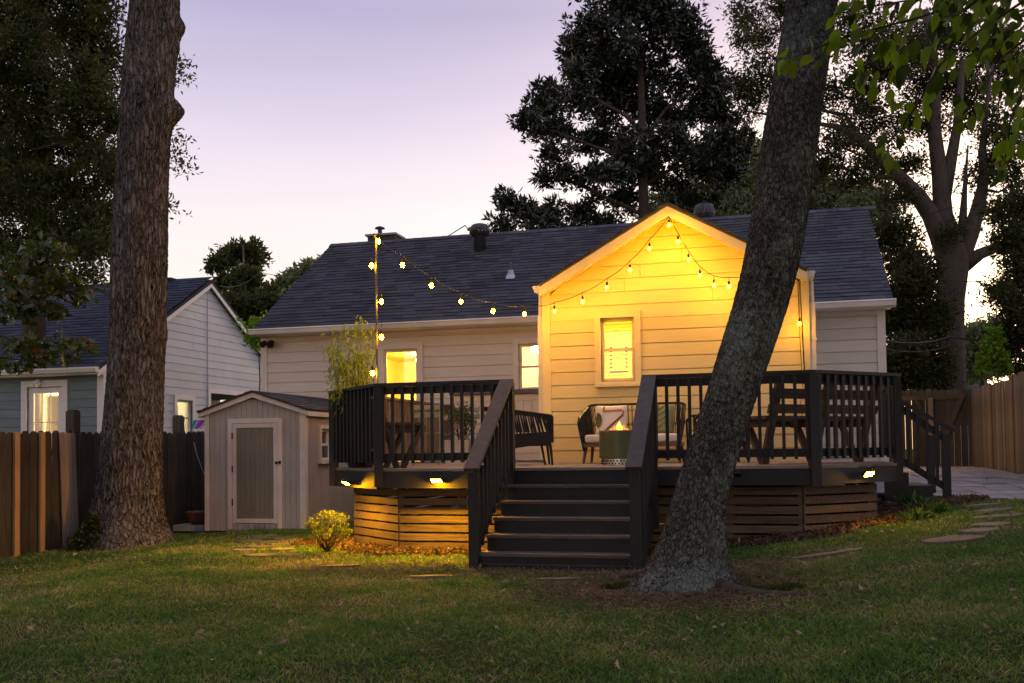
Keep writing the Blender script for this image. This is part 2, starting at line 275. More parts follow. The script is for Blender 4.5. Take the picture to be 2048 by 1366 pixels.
# ------------------------------------------------------------------ mesh helpers
def wloc(o):
    v = Vector((0, 0, 0))
    while o: v = v+o.location; o = o.parent
    return v
def link(name, me, mat, parent=None, kind=None):
    o = bpy.data.objects.new(name, me); COL.objects.link(o)
    if mat is not None and len(me.materials) == 0: me.materials.append(mat)
    if parent: o.parent = parent
    if kind: o['kind'] = kind
    return o
class MB:
    def __init__(s): s.v = []; s.f = []
    def add(s, vs, fs):
        b = len(s.v); s.v += [tuple(map(float, p)) for p in vs]; s.f += [tuple(i+b for i in f) for f in fs]; return s
    def box(s, x0, x1, y0, y1, z0, z1):
        return s.add([(x0, y0, z0), (x1, y0, z0), (x1, y1, z0), (x0, y1, z0), (x0, y0, z1), (x1, y0, z1), (x1, y1, z1), (x0, y1, z1)],
                     [(0, 3, 2, 1), (4, 5, 6, 7), (0, 1, 5, 4), (1, 2, 6, 5), (2, 3, 7, 6), (3, 0, 4, 7)])
    def hexa(s, lo, hi):
        return s.add(list(lo)+list(hi), [(0, 3, 2, 1), (4, 5, 6, 7), (0, 1, 5, 4), (1, 2, 6, 5), (2, 3, 7, 6), (3, 0, 4, 7)])
    def bar(s, p, q, w, h, up=(0, 0, 1)):
        p, q = Vector(p), Vector(q); d = (q-p).normalized(); up = Vector(up)
        if abs(d.dot(up)) > .98: up = Vector((0, 1, 0))
        a = d.cross(up).normalized()*(w/2); b = a.cross(d).normalized()*(h/2)
        return s.hexa([p-a-b, p+a-b, p+a+b, p-a+b], [q-a-b, q+a-b, q+a+b, q-a+b])
    def tube(s, pts, rad, n=8, cap=True):
        pts = [Vector(p) for p in pts]; m = len(pts)
        if not hasattr(rad, '__len__'): rad = [rad]*m
        b = len(s.v); ref = None
        for i, p in enumerate(pts):
            d = (pts[min(i+1, m-1)]-pts[max(i-1, 0)]).normalized()
            if ref is None: ref = d.cross(Vector((0, 0, 1)) if abs(d.z) < .9 else Vector((1, 0, 0))).normalized()
            ref = (ref-d*ref.dot(d)).normalized(); o = d.cross(ref)
            for k in range(n):
                a = 2*math.pi*k/n; s.v.append(tuple(p+(ref*math.cos(a)+o*math.sin(a))*rad[i]))
        for i in range(m-1):
            for k in range(n):
                k2 = (k+1) % n; s.f.append((b+i*n+k, b+i*n+k2, b+(i+1)*n+k2, b+(i+1)*n+k))
        if cap: s.f.append(tuple(b+k for k in range(n))[::-1]); s.f.append(tuple(b+(m-1)*n+k for k in range(n)))
        return s
    def lathe(s, c, prof, n=20, cap=True):
        c = Vector(c); b = len(s.v)
        for r, z in prof:
            for k in range(n): a = 2*math.pi*k/n; s.v.append((c.x+r*math.cos(a), c.y+r*math.sin(a), c.z+z))
        for i in range(len(prof)-1):
            for k in range(n):
                k2 = (k+1) % n; s.f.append((b+i*n+k, b+i*n+k2, b+(i+1)*n+k2, b+(i+1)*n+k))
        if cap: s.f.append(tuple(b+k for k in range(n))[::-1]); s.f.append(tuple(b+(len(prof)-1)*n+k for k in range(n)))
        return s
    def prism(s, pts, axis, a0, a1):
        """outline of (p,q) pairs pushed out along x, y or z"""
        def P(p, a): return (a, p[0], p[1]) if axis == 'x' else (p[0], a, p[1]) if axis == 'y' else (p[0], p[1], a)
        n = len(pts); return s.add([P(p, a0) for p in pts]+[P(p, a1) for p in pts],
            [tuple(range(n))[::-1], tuple(range(n, 2*n))]+[(i, (i+1) % n, n+(i+1) % n, n+i) for i in range(n)])
    def build(s, name, mat, parent=None, local=False, kind=None, smooth=False, fix=True):
        vs = s.v
        if parent and not local: o = wloc(parent); vs = [(x-o.x, y-o.y, z-o.z) for x, y, z in vs]
        me = bpy.data.meshes.new(name); me.from_pydata(vs, [], s.f)
        if fix:
            bm = bmesh.new(); bm.from_mesh(me); bmesh.ops.recalc_face_normals(bm, faces=bm.faces); bm.to_mesh(me); bm.free()
        if smooth: me.shade_smooth()
        return link(name, me, mat, parent, kind)
def npmesh(name, V, Fq, mat, parent=None, kind=None, smooth=False):
    """big mesh from arrays; Fq is (n,3) or (n,4)"""
    V = np.asarray(V, np.float32)
    if parent: o = wloc(parent); V = V-np.array([o.x, o.y, o.z], np.float32)
    me = bpy.data.meshes.new(name); k = Fq.shape[1]; n = len(Fq)
    me.vertices.add(len(V)); me.vertices.foreach_set('co', V.ravel())
    me.loops.add(n*k); me.loops.foreach_set('vertex_index', Fq.astype(np.int32).ravel())
    me.polygons.add(n); me.polygons.foreach_set('loop_start', np.arange(0, n*k, k, dtype=np.int32))
    if smooth: me.polygons.foreach_set('use_smooth', np.ones(n, bool))
    me.update(calc_edges=True)
    return link(name, me, mat, parent, kind)
def thing(name, label, cat, loc=(0, 0, 0), rz=0, group=None, kind=None):
    o = bpy.data.objects.new(name, None); COL.objects.link(o); o.location = tuple(map(float, loc)); o.rotation_euler = (0, 0, rz); o.empty_display_size = .1
    if kind: o['kind'] = kind
    if label: o['label'] = label
    if cat: o['category'] = cat
    if group: o['group'] = group
    return o
def tag(o, label, cat, group=None):
    o['label'] = label; o['category'] = cat
    if group: o['group'] = group
    return o

# ------------------------------------------------------------------ ground
gx = np.concatenate([np.linspace(-120, -16, 12)[:-1], np.linspace(-16, 12, 150), np.linspace(12, 120, 12)[1:]])
gy = np.concatenate([np.linspace(-40, -2, 8)[:-1], np.linspace(-2, 26, 150), np.linspace(26, 200, 12)[1:]])
GX, GY = np.meshgrid(gx, gy, indexing='ij'); GZ = ground(GX, GY)
V = np.stack([GX, GY, GZ], -1).reshape(-1, 3); ny = len(gy)
ii, jj = np.meshgrid(np.arange(len(gx)-1), np.arange(ny-1), indexing='ij'); q = (ii*ny+jj).ravel()
npmesh('ground', V, np.stack([q, q+ny, q+ny+1, q+1], 1), M['ground'], kind='structure', smooth=True)

# ------------------------------------------------------------------ siding, windows, roofs
def siding(parent, T, ext, z0, z1, e, openings, mat, name='plank', out=.013):
    """one lapped board per course; openings are (s0,s1,z0,z1); T maps (s, outward, z) to a place"""
    z = z0; rows = []
    while z < z1-1e-4:
        zt = min(z+e, z1); a0, b0 = ext(z); a1, b1 = ext(zt)
        if b0-a0 < .02: z = zt; continue
        mb = MB()
        def piece(sa0, sb0, sa1, sb1, za, zb):
            
            if abs(za-z) < 1e-5 and zb-za > .02:
                g = .012; k_ = g/(zb-za); sm0, sm1 = sa0+(sa1-sa0)*k_, sb0+(sb1-sb0)*k_
                mb.hexa([T(sa0, -.008, za), T(sb0, -.008, za), T(sb0, -.03, za), T(sa0, -.03, za)], [T(sm0, -.008, za+g), T(sm1, -.008, za+g), T(sm1, -.03, za+g), T(sm0, -.03, za+g)])
                sa0, sb0, za = sm0, sm1, za+g
            oa = out-(out-.006)*(za-z)/e; ob = out-(out-.006)*(zb-z)/e
            mb.hexa([T(sa0, oa, za), T(sb0, oa, za), T(sb0, -.03, za), T(sa0, -.03, za)], [T(sa1, ob, zb), T(sb1, ob, zb), T(sb1, -.03, zb), T(sa1, -.03, zb)])
        cuts = [o for o in openings if o[3] > z+1e-4 and o[2] < zt-1e-4 and o[1] > a0 and o[0] < b0]
        if not cuts and b0-a0 > 2.4 and b1 > a1:
            sj = a0+(b0-a0)*rnd.uniform(.25, .75); piece(a0, sj-.002, a1, sj-.002, z, zt); rows.append(mb.build(name, mat, parent)); mb = MB(); piece(sj+.002, b0, sj+.002, b1, z, zt)
        elif not cuts: piece(a0, b0, a1, b1, z, zt)
        else:
            zs = sorted({z, zt}|{c for o in cuts for c in (o[2], o[3]) if z < c < zt})
            for za, zb in zip(zs, zs[1:]):
                s = a0; f = lambda q_, zz: q_
                for o in sorted(c for c in cuts if c[2] < zb-1e-4 and c[3] > za+1e-4):
                    if o[0] > s: piece(s, o[0], s, o[0], za, zb)
                    s = max(s, o[1])
                if s < b0: piece(s, b0, s, b0, za, zb)
        if mb.v: rows.append(mb.build(name, mat, parent))
        z = zt
    return rows
def window(parent, T, s0, s1, z0, z1, cw, mat, pane_mat, dbl=True, name='window', deep=.07, sashmat=None, muntin=None, fw=.035):
    """casing round the opening s0..s1,z0..z1 with sashes, panes and a sill"""
    def bx(mb, a, b, o0, o1, c, d): mb.hexa([T(a, o1, c), T(b, o1, c), T(b, o0, c), T(a, o0, c)], [T(a, o1, d), T(b, o1, d), T(b, o0, d), T(a, o0, d)])
    m = MB(); bx(m, s0-cw, s0, -.02, .045, z0-cw*.8, z1+cw); bx(m, s1, s1+cw, -.02, .045, z0-cw*.8, z1+cw)
    bx(m, s0, s1, -.02, .045, z1, z1+cw); bx(m, s0, s1, -.02, .043, z0-cw*.8, z0)
    for (a, b, c, d) in ((s0, s0+.012, z0, z1), (s1-.012, s1, z0, z1), (s0+.012, s1-.012, z1-.012, z1), (s0+.012, s1-.012, z0, z0+.012)): bx(m, a, b, -deep-.03, -.02, c, d)
    wn_ = m.build(name, mat, parent)
    sill = MB(); bx(sill, s0-cw-.01, s1+cw+.01, .046, .075, z0-cw*.8-.005, z0-cw*.8+.03); sill.build('sill', mat, wn_)
    a, b = s0+.012, s1-.012; zm = (z0+z1)/2
    parts = ((zm-.012, z1-.012, -.045), (z0+.012, zm+.018, -.015)) if dbl else ((z0+.012, z1-.012, -.02),)
    for c, d, o in parts:
        f = MB(); bx(f, a, a+fw, o-.03, o, c, d); bx(f, b-fw, b, o-.03, o, c, d); bx(f, a+fw, b-fw, o-.03, o, d-fw, d); bx(f, a+fw, b-fw, o-.03, o, c, c+fw)
        if muntin:
            nx, nz = muntin
            for k in range(1, nx): x = a+fw+(b-a-2*fw)*k/nx; bx(f, x-.009, x+.009, o-.024, o-.004, c+fw, d-fw)
            for k in range(1, nz): zz = c+fw+(d-c-2*fw)*k/nz; bx(f, a+fw, b-fw, o-.022, o-.006, zz-.009, zz+.009)
        f.build('sash', sashmat or mat, wn_)
        g = MB(); bx(g, a+fw-.004, b-fw+.004, o-.017, o-.013, c+fw-.004, d-fw+.004); g.build('pane', pane_mat, wn_)
    return wn_
def room(parent, s0, s1, y0, y1, z0, z1, mat, T):
    m = MB(); c = [T(s, -y, z) for z in (z0, z1) for s, y in ((s0, y0), (s1, y0), (s1, y1), (s0, y1))]
    m.add(c, [(0, 1, 2, 3), (4, 7, 6, 5), (1, 2, 6, 5), (2, 3, 7, 6), (3, 0, 4, 7)]); return m.build('room', mat, parent, fix=False)
def shingles(parent, O, du, ds, nv, width, rows, expo, mat, objs, base=.30, skip=None, thick=.011, ext=None):
    """O eave corner, du along the eave, ds up the slope, nv roof normal; the nearest tabs are parts of their own, the rest one part"""
    O, du, ds, nv = Vector(O), Vector(du), Vector(ds), Vector(nv); tabs = []
    for r in range(rows):
        a, b = (0, width) if ext is None else ext(r*expo)
        x = a-rnd.uniform(0, base*.8)
        while x < b:
            wd = rnd.choice((.17, .22, .27, .33, .4))*base/.3; xa, xb = max(x, a), min(x+wd, b)-.004; x += wd
            if xb-xa < .03 or (skip and skip(xa, xb, r*expo)): continue
            tabs.append((xa, xb, r*expo, thick*rnd.uniform(.6, 1.5)))
    def geo(t):
        xa, xb, s, th = t; o1 = O+ds*s+nv*(th+.006); o2 = O+ds*(s+expo+.02)+nv*.004; o1b = O+ds*s; o2b = O+ds*(s+expo+.02)-nv*.004
        return [o1b+du*xa, o1b+du*xb, o2b+du*xb, o2b+du*xa], [o1+du*xa, o1+du*xb, o2+du*xb, o2+du*xa]
    def dist(t): return (O+ds*t[2]+du*(t[0]+t[1])/2-Vector(CP)).length
    tabs.sort(key=dist)
    for t in tabs[:objs]: MB().hexa(*geo(t)).build('shingle', mat, parent, fix=False)
    if tabs[objs:]:
        m = MB()
        for t in tabs[objs:]: m.hexa(*geo(t))
        m.build('shingle_field', mat, parent, kind='stuff', fix=False)

# ------------------------------------------------------------------ the house
FL = .943                       # deck floor
MV, BV = 16.5, 13.8             # main wall and the wall of the gabled wing
UL, UR = -9.03, 1.82; BL, BR = -3.07, .56; BC = (BL+BR)/2
house = thing('house', 'cream clapboard house with blue grey shingle roof and gabled wing glowing yellow behind the deck', 'house', (-3.6, 16.5, 0))
Tm = lambda s, o, z: Vector((s, MV-o, z))
Tb = lambda s, o, z: Vector((s, BV-o, z))
# openings read from the photograph
dA = at(765, 700, y=MV); dB = at(838, 697, y=MV); W1 = (float(dA[0]), float(dB[0]), .95, float(dB[2])+.0)
eA = at(1037, 688, y=MV); W2 = (float(eA[0]), float(eA[0])+.72, float(at(1050, 780, y=MV)[2]), float(eA[2]))
gA = at(1201, 637, y=BV); gB = at(1271, 762, y=BV); W3 = (float(gA[0]), float(gB[0]), float(gB[2]), float(gA[2]))
siding(house, Tm, lambda z: (UL+.1, BL-.02), .0, 3.30, .186, [W1, W2], M['siding'])
siding(house, Tm, lambda z: (BR+.02, UR-.1), .2, 3.30, .186, [], M['siding'])
EZ_, AZ_ = 3.37, 4.46
def gext(z):
    if z <= EZ_: return (BL+.09, BR-.09)
    k = (z-EZ_)/(AZ_-EZ_); return (BL+.02+(BC-BL-.02)*k, BR-.02+(BC-BR+.02)*k)
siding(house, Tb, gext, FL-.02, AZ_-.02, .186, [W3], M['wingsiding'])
# side walls of the wing and of the main block
for xx, nm in ((BL, -1), (BR, 1)):
    Ts = (lambda X, S: (lambda s, o, z: Vector((X+S*o, s, z))))(xx, nm)
    siding(house, Ts, lambda z: (BV+.02, MV), FL-.02 if nm < 0 else .5, 3.38, .186, [], M['siding'])
siding(house, lambda s, o, z: Vector((UR+o, s, z)), lambda z: (MV+.02, 22.7), .3, 3.3, .186, [], M['siding'])
siding(house, lambda s, o, z: Vector((UL-o, s, z)), lambda z: (MV+.02, 22.7), -.1, 3.3, .186, [], M['siding'])
for xg, sg in ((UR, 1), (UL, -1)):
    siding(house, (lambda X, S: (lambda s, o, z: Vector((X+S*o, s, z))))(xg, sg), lambda z: (16.5+(z-3.3)/.656, 22.7-(z-3.3)/.656), 3.3, 5.3, .186, [], M['siding'])
MB().box(UL, UR, 22.7, 22.8, 0, 3.3).build('rear_wall', M['siding'], house)
def board(name, x0, x1, y0, y1, z0, z1, mat, par=house): return MB().box(x0, x1, y0, y1, z0, z1).build(name, mat, par)
board('corner_board', UL-.025, UL+.1, MV-.03, MV+.1, -.1, 3.3, M['trim']); board('corner_board', UR-.1, UR+.025, MV-.03, MV+.1, .2, 3.3, M['trim'])
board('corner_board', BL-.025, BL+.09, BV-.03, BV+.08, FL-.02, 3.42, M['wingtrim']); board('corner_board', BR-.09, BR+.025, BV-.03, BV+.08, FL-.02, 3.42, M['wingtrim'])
board('frieze_board', UL+.1, BL-.03, MV-.028, MV, 3.22, 3.32, M['trim']); board('frieze_board', BR+.03, UR-.1, MV-.028, MV, 3.22, 3.32, M['trim'])
# main roof: eave at y 16.2, ridge at y 19.6
ez, rz_, ey, ry = 3.40, 5.62, 16.2, 19.6
sl_ = math.hypot(ry-ey, rz_-ez); dsm = Vector((0, (ry-ey)/sl_, (rz_-ez)/sl_)); nvm = Vector((0, -dsm.z, dsm.y))
X0, X1 = -9.08, 1.94
m = MB(); m.prism([(ey, ez-.05), (ey, ez-.005), (ry, rz_-.005), (ry, rz_-.07)], 'x', X0, X1)
m.prism([(ry, rz_-.07), (ry, rz_-.005), (2*ry-ey, ez-.005), (2*ry-ey, ez-.07)], 'x', X0, X1); m.build('roof', M['shingle'], house)
g_e = lambda y: BC                                                   # the wing's roof covers part of the main slope
def skipm(xa, xb, s):
    y = ey+dsm.y*s; zz = ez+dsm.z*s; half = max(0, (4.47-zz)/.555); return abs((xa+xb)/2+X0-BC) < half-.1
shingles(house, (X0, ey, ez), (1, 0, 0), dsm, nvm, X1-X0, 29, sl_/29, M['shingle'], 300, skip=skipm)
mm = MB(); x = X0
while x < X1: mm.hexa([(x, ry-.11, rz_-.055), (x+.24, ry-.11, rz_-.06), (x+.24, ry, rz_+.012), (x, ry, rz_+.017)], [(x, ry-.11, rz_-.04), (x+.24, ry-.11, rz_-.045), (x+.24, ry, rz_+.03), (x, ry, rz_+.035)]); x += .21
mm.build('ridge_cap', M['shingle'], house, kind='stuff')
# soffit, fascia and gutters
board('soffit', X0+.02, BL-.03, ey+.02, MV-.021, ez-.13, ez-.11, M['trim']); board('soffit', BR+.15, X1-.02, ey+.02, MV-.021, ez-.13, ez-.11, M['trim'])
def gutter(x0, x1, yb, zt):
    m = MB(); prof = [(yb, zt), (yb-.11, zt), (yb-.125, zt-.02), (yb-.115, zt-.035), (yb-.10, zt-.10), (yb-.02, zt-.125), (yb, zt-.125)]
    m.prism(prof, 'x', x0, x1); return m.build('gutter', M['gutter'], house)
gutter(X0-.02, BL-.16, ey, ez-.01); gutter(BR+.2, X1+.03, ey, ez-.01)
for xx in (X0, X1):
    s = 1 if xx > 0 else -1; m = MB(); m.prism([(ey, ez-.14), (ey, ez-.012), (ry, rz_-.012), (ry, rz_-.16)], 'x', xx-.012*s, xx-.035*s)
    m.prism([(ry, rz_-.16), (ry, rz_-.012), (2*ry-ey, ez-.012), (2*ry-ey, ez-.16)], 'x', xx-.012*s, xx-.035*s); m.build('rake_board', M['trim'], house)
# wing roof: ridge along y at x=BC
gyf = 13.47; oh = -.01; gzE, gzA = 3.46, 4.475
for s in (-1, 1):
    xe = BC+s*((BR-BL)/2+oh); m = MB()
    m.prism([(xe, gzE-.03), (xe, gzE), (BC, gzA), (BC, gzA-.035)], 'y', gyf, 19.); m.build('wing_roof', M['shingle'], house)
    dsg = Vector((BC-xe, 0, gzA-gzE)); Lg = dsg.length; dsg.normalize(); nvg = Vector((-dsg.z*(-s)*-1*-1, 0, abs(dsg.x)))
    nvg = Vector((s*dsg.z, 0, abs(dsg.x)))
    shingles(house, (xe+s*.01, gyf-.015, gzE+.004), (0, 1, 0), dsg, nvg, 3.9, 14, Lg/14, M['shingle'], 0)
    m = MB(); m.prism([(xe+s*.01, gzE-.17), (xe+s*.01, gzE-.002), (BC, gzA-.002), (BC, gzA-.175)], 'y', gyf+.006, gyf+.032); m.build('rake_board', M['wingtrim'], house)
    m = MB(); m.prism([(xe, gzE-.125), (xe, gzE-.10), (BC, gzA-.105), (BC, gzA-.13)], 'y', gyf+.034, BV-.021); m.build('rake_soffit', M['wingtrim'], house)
    m = MB(); pr = [(xe+s*.0, gzE-.01), (xe+s*.10, gzE-.01), (xe+s*.115, gzE-.03), (xe+s*.10, gzE-.045), (xe+s*.085, gzE-.10), (xe+s*.0, gzE-.12)]
    m.prism(pr, 'y', gyf+.03, ey+.1); m.build('gutter', M['gutter'], house)
# downspouts on the two front corners of the wing
def downspout(x, y, z0, z1, eave):
    m = MB(); m.tube([(eave, y, z1), (eave, y, z1-.06), (x, y, z1-.26), (x, y, z0+.05)], .035, 6); m.box(x-.04, x+.04, y-.035, y+.035, z0+.05, z1-.3)
    for zz in (z1-.8, z0+.5): m.box(x-.05, x+.05, y-.042, y+.042, zz, zz+.03)
    m.build('downspout', M['gutter'], house)
downspout(BL-.065, BV+.06, FL, gzE-.1, BL-.06); downspout(BR+.065, BV+.06, FL, gzE-.1, BR+.06)
# windows
w1 = window(house, Tm, W1[0]+.02, W1[1]-.02, 1.35, W1[3], .10, M['trim'], M['glass'], dbl=False)
board('sill_board', W1[0], W1[1], MV-.01, MV+.03, .96, 1.27, M['trim'])
w2 = window(house, Tm, W2[0], W2[1], W2[2], W2[3], .09, M['trim'], M['glass'])
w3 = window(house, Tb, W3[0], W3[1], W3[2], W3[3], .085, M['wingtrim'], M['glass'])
room(house, W1[0]-.7, W1[1]+1.0, .12, 2.6, .9, 2.98, M['room_wall'], Tm)
room(house, W2[0]-.5, W2[1]+.9, .12, 2.2, 1.2, 3.1, M['room_cream'], Tm)
room(house, W3[0]-.5, W3[1]+.5, .15, 2.0, 1.1, 3.1, M['room_wall'], Tb)
lc = (W1[0]+W1[1])/2
MB().lathe((lc+.05, MV+1.2, 2.80), [(.16, 0), (.2, .05), (.18, .12), (.05, .16)], 20).build('ceiling_lamp', M['lamp_in'], house)
MB().lathe((W2[0]+.1, MV+1.2, 2.92), [(.1, 0), (.16, .05), (.14, .12), (.05, .18)], 16).build('ceiling_lamp', emit('kitchen_lamp_glow', (1, .70, .26), 230), house)
MB().lathe((W3[0]+.55, BV+.75, 2.95), [(.13, 0), (.16, .05), (.14, .12), (.05, .16)], 16).build('ceiling_lamp', emit('bedroom_lamp_glow', (1, .60, .08), 1500), house)
MB().box(lc-.1, lc+.5, MV+2.5, MV+2.57, .95, 2.55).build('inner_door', M['room_door'], house)
m = MB(); m.box(lc-.18, lc-.1, MV+2.48, MV+2.58, .95, 2.63); m.box(lc-.1, lc+.5, MV+2.48, MV+2.58, 2.55, 2.63); m.build('inner_door_frame', M['room_cream'], house)
m = MB()
for k in range(16): x = W2[0]+.22+k*.035; m.hexa([(x, MV+.5, 1.55), (x+.03, MV+.47, 1.55), (x+.035, MV+.5, 1.55), (x+.01, MV+.52, 1.55)], [(x, MV+.5, 2.45), (x+.03, MV+.47, 2.45), (x+.035, MV+.5, 2.45), (x+.01, MV+.52, 2.45)])
m.build('curtain', M['curtain'], house)
# blind of the wing window, one slat at a time
n_sl = 18; zz0, zz1 = W3[2]+.05, W3[3]-.03
for k in range(n_sl):
    z = zz0+(zz1-zz0)*k/(n_sl-1); m = MB()
    m.hexa([(W3[0]+.03, BV+.10, z-.022), (W3[1]-.03, BV+.10, z-.022), (W3[1]-.03, BV+.102, z-.020), (W3[0]+.03, BV+.102, z-.020)],
           [(W3[0]+.03, BV+.118, z+.022), (W3[1]-.03, BV+.118, z+.022), (W3[1]-.03, BV+.12, z+.024), (W3[0]+.03, BV+.12, z+.024)])
    m.build('blind_slat', M['blind'], w3)
# dark tick marks of the object hanging in the lower sash
wx = (W3[0]+W3[1])/2; m = MB()
for k in range(6):
    z = W3[2]+.2+k*.055
    for dx in (-.125, .095): m.box(wx+dx, wx+dx+.03, BV+.06, BV+.066, z, z+.02)
m.box(wx-.13, wx+.13, BV+.06, BV+.066, W3[2]+.13, W3[2]+.15); m.build('window_hanging', M['benchwood'], w3)
# half wall with grey cap and beadboard under the kitchen window
bx0 = float(at(908, 800, y=15.6)[0]); bk = thing('storage_bulkhead', 'beige beadboard half wall with grey cap under the bright kitchen window', 'half wall', ((bx0+BL)/2, 15.9, FL))
m = MB(); m.box(bx0, BL-.13, 15.62, 16.46, FL+.01, 2.05); m.build('body', M['siding'], bk)
MB().box(bx0-.06, BL-.125, 15.52, 16.46, 2.053, 2.12).build('cap', surf('grey_cap', (.10, .10, .12), (.15, .15, .17), .6), bk)
x = bx0+.06
while x < BL-.2:
    MB().box(x, min(x+.130, BL-.15), 15.60, 15.618, 1.55, 1.94).build('plank', M['siding'], bk); x += .142
for k in range(5): MB().box(bx0+.05, BL-.15, 15.597, 15.618, FL+.02+k*.118, FL+.13+k*.118).build('plank', M['siding'], bk)
MB().box(bx0, BL-.14, 15.595, 15.618, 1.948, 2.045).build('trim_board', M['trim'], bk)

# roof fittings
ch0 = at(735, 480, y=20.5); ch1 = at(790, 480, y=20.5)
chim = thing('chimney', 'low dark brick chimney with a small metal cap on the left end of the ridge', 'chimney', (float(ch0[0]+ch1[0])/2, 20.6, 5.2))
cx0, cx1 = float(ch0[0]), float(ch1[0]); cy = 20.5
m = MB()
for r in range(9):
    z = 5.2+r*.085
    for k in range(4):
        o = .05 if r % 2 else 0; xa = cx0+(cx1-cx0)*k/4; m.box(xa+.004, xa+(cx1-cx0)/4-.006, cy-.002*(k % 2), cy+.5, z, z+.077)
m.build('brick_stack', M['brick'], chim)
MB().box(cx0-.04, cx1+.04, cy-.05, cy+.56, 5.965, 6.01).build('crown', M['concrete'], chim)
m = MB(); m.tube([(cx0+.22, cy+.2, 6.0), (cx0+.22, cy+.2, 6.16)], .05, 10); m.lathe((cx0+.22, cy+.2, 6.17), [(.12, 0), (.1, .03), (.02, .06)], 12); m.build('flue_cap', M['metal_dark'], chim)
def roofpt(px, py):
    d = ray(px, py); n_ = np.array(nvm); o = np.array([0, ey, ez]); return CP+d*((o-CP).dot(n_)/d.dot(n_))
def turbine(name, label, base, r, h):
    t = thing(name, label, 'roof vent', base); b = Vector(base)
    MB().lathe(b+Vector((0, 0, -.15)), [(r*.62, 0), (r*.62, h*.55+.15), (r*.75, h*.58+.15)], 16).build('base_pipe', M['metal_dark'], t, smooth=True)
    for k in range(18):
        a = 2*math.pi*k/18; m = MB(); pts = []
        for j in range(6):
            u = j/5; rr = r*(.72+.36*math.sin(math.pi*(u*.85+.07))); aa = a+u*.5; pts.append(b+Vector((rr*math.cos(aa), rr*math.sin(aa), h*.56+h*.44*u)))
        for p, q_ in zip(pts, pts[1:]):
            ta = Vector((-(p-b).y, (p-b).x, 0)).normalized()*r*.16; m.hexa([p-ta, p+ta, p+ta*.9+Vector((0, 0, .004)), p-ta*.9+Vector((0, 0, .004))], [q_-ta, q_+ta, q_+ta*.9+Vector((0, 0, .004)), q_-ta*.9+Vector((0, 0, .004))])
        m.build('fin', M['metal_dark'], t)
    MB().lathe(b+Vector((0, 0, h*.98)), [(r*.8, 0), (r*.6, .03), (.02, .05)], 16).build('cap', M['metal_dark'], t, smooth=True)
    m = MB(); m.box(b.x-r, b.x+r, b.y-r, b.y+r, b.z-.01, b.z+.0); return t
tb = roofpt(960, 500); turbine('turbine_vent', 'dark turbine roof vent on the left slope beside a thin pipe', tb, .19, .50)
tb2 = at(1408, 413, y=20.2); tb2[2] -= .70
turbine('turbine_vent', 'turbine roof vent behind the peak of the yellow gable', tb2, .2, .73)
pb = roofpt(925, 488); pb = np.array([pb[0], 19.9, 5.4]); pt_ = at(925, 457, y=19.9)
t = thing('flue_pipe', 'thin dark flue pipe with a rain cap behind the ridge', 'pipe', pb); MB().tube([pb, (pb[0], pb[1], pt_[2]-.06)], .055, 10).build('pipe', M['metal_dark'], t)
MB().lathe((pb[0], pb[1], pt_[2]-.05), [(.03, -.02), (.11, .0), (.08, .05), (.02, .08)], 12).build('rain_cap', M['metal_dark'], t)
pb = roofpt(1022, 553); t = thing('plumbing_vent', 'short grey plumbing vent with a metal flashing on the slope', 'pipe', pb)
MB().tube([pb, pb+np.array([0, 0, .28])], .035, 10).build('pipe', M['metal_dark'], t); MB().lathe(pb, [(.13, -.06), (.07, .04), (.05, .12)], 14).build('flashing', M['metal_light'], t)

# ------------------------------------------------------------------ the deck
DV = 10.45; dl, dr = -4.26, .46; cl_, cr_ = (-5.28, 11.47), (1.36, 11.35)
deck = thing('deck', 'charcoal painted raised deck with railings, horizontal board skirt and wide front stairs', 'deck', (-1.9, 12, 0))
def inpoly(poly, x, y):
    c = False
    for (x1, y1), (x2, y2) in zip(poly, poly[1:]+poly[:1]):
        if (y1 > y) != (y2 > y) and x < (x2-x1)*(y-y1)/(y2-y1)+x1: c = not c
    return c
outline = [(dl, DV), (dr, DV), cr_, (cr_[0], 16.4), (BR+.05, 16.4), (BR+.05, 13.7), (BL-.12, 13.7), (BL-.12, 16.4), (cl_[0], 16.4), cl_]
y = DV-.03
while y < 16.35:                                                     # floor boards run along the house
    ya, yb = y+.003, y+.135
    yc = (ya+yb)/2; lo = dl-(min(max(yc-DV, 0), cl_[1]-DV)); hi = dr+(min(max(yc-DV, 0), cr_[1]-DV)); y += .14
    segs = [(lo, hi)] if yc < 13.72 else [(lo, BL-.16), (BR+.12, hi)]
    for a, b in segs: MB().box(a, b, ya, yb, FL-.03, FL).build('floor_board', M['floorboard'], deck)
def dp(name, mat='deckpaint'): return lambda mb: mb.build(name, M[mat], deck)
def fascia(p, q, z0, z1, t=.04, name='rim_board', mat='deckpaint'): MB().bar((p[0], p[1], (z0+z1)/2), (q[0], q[1], (z0+z1)/2), t, z1-z0).build(name, M[mat], deck)
sL, sR = -2.74, -1.19                                                # the stairs' sides
fascia((dl, DV-.02), (sL, DV-.02), .725, FL-.035); fascia((sR, DV-.02), (dr, DV-.02), .745, FL-.035)
fascia((dl-.02, DV-.0), (cl_[0]-.02, cl_[1]), .715, FL-.035); fascia((dr+.02, DV), (cr_[0]+.02, cr_[1]), .75, FL-.035)
fascia((cl_[0]-.02, cl_[1]+.01), (cl_[0]-.02, 16.3), .715, FL-.035); fascia((cr_[0]+.02, cr_[1]+.01), (cr_[0]+.02, 16.3), .745, FL-.035)
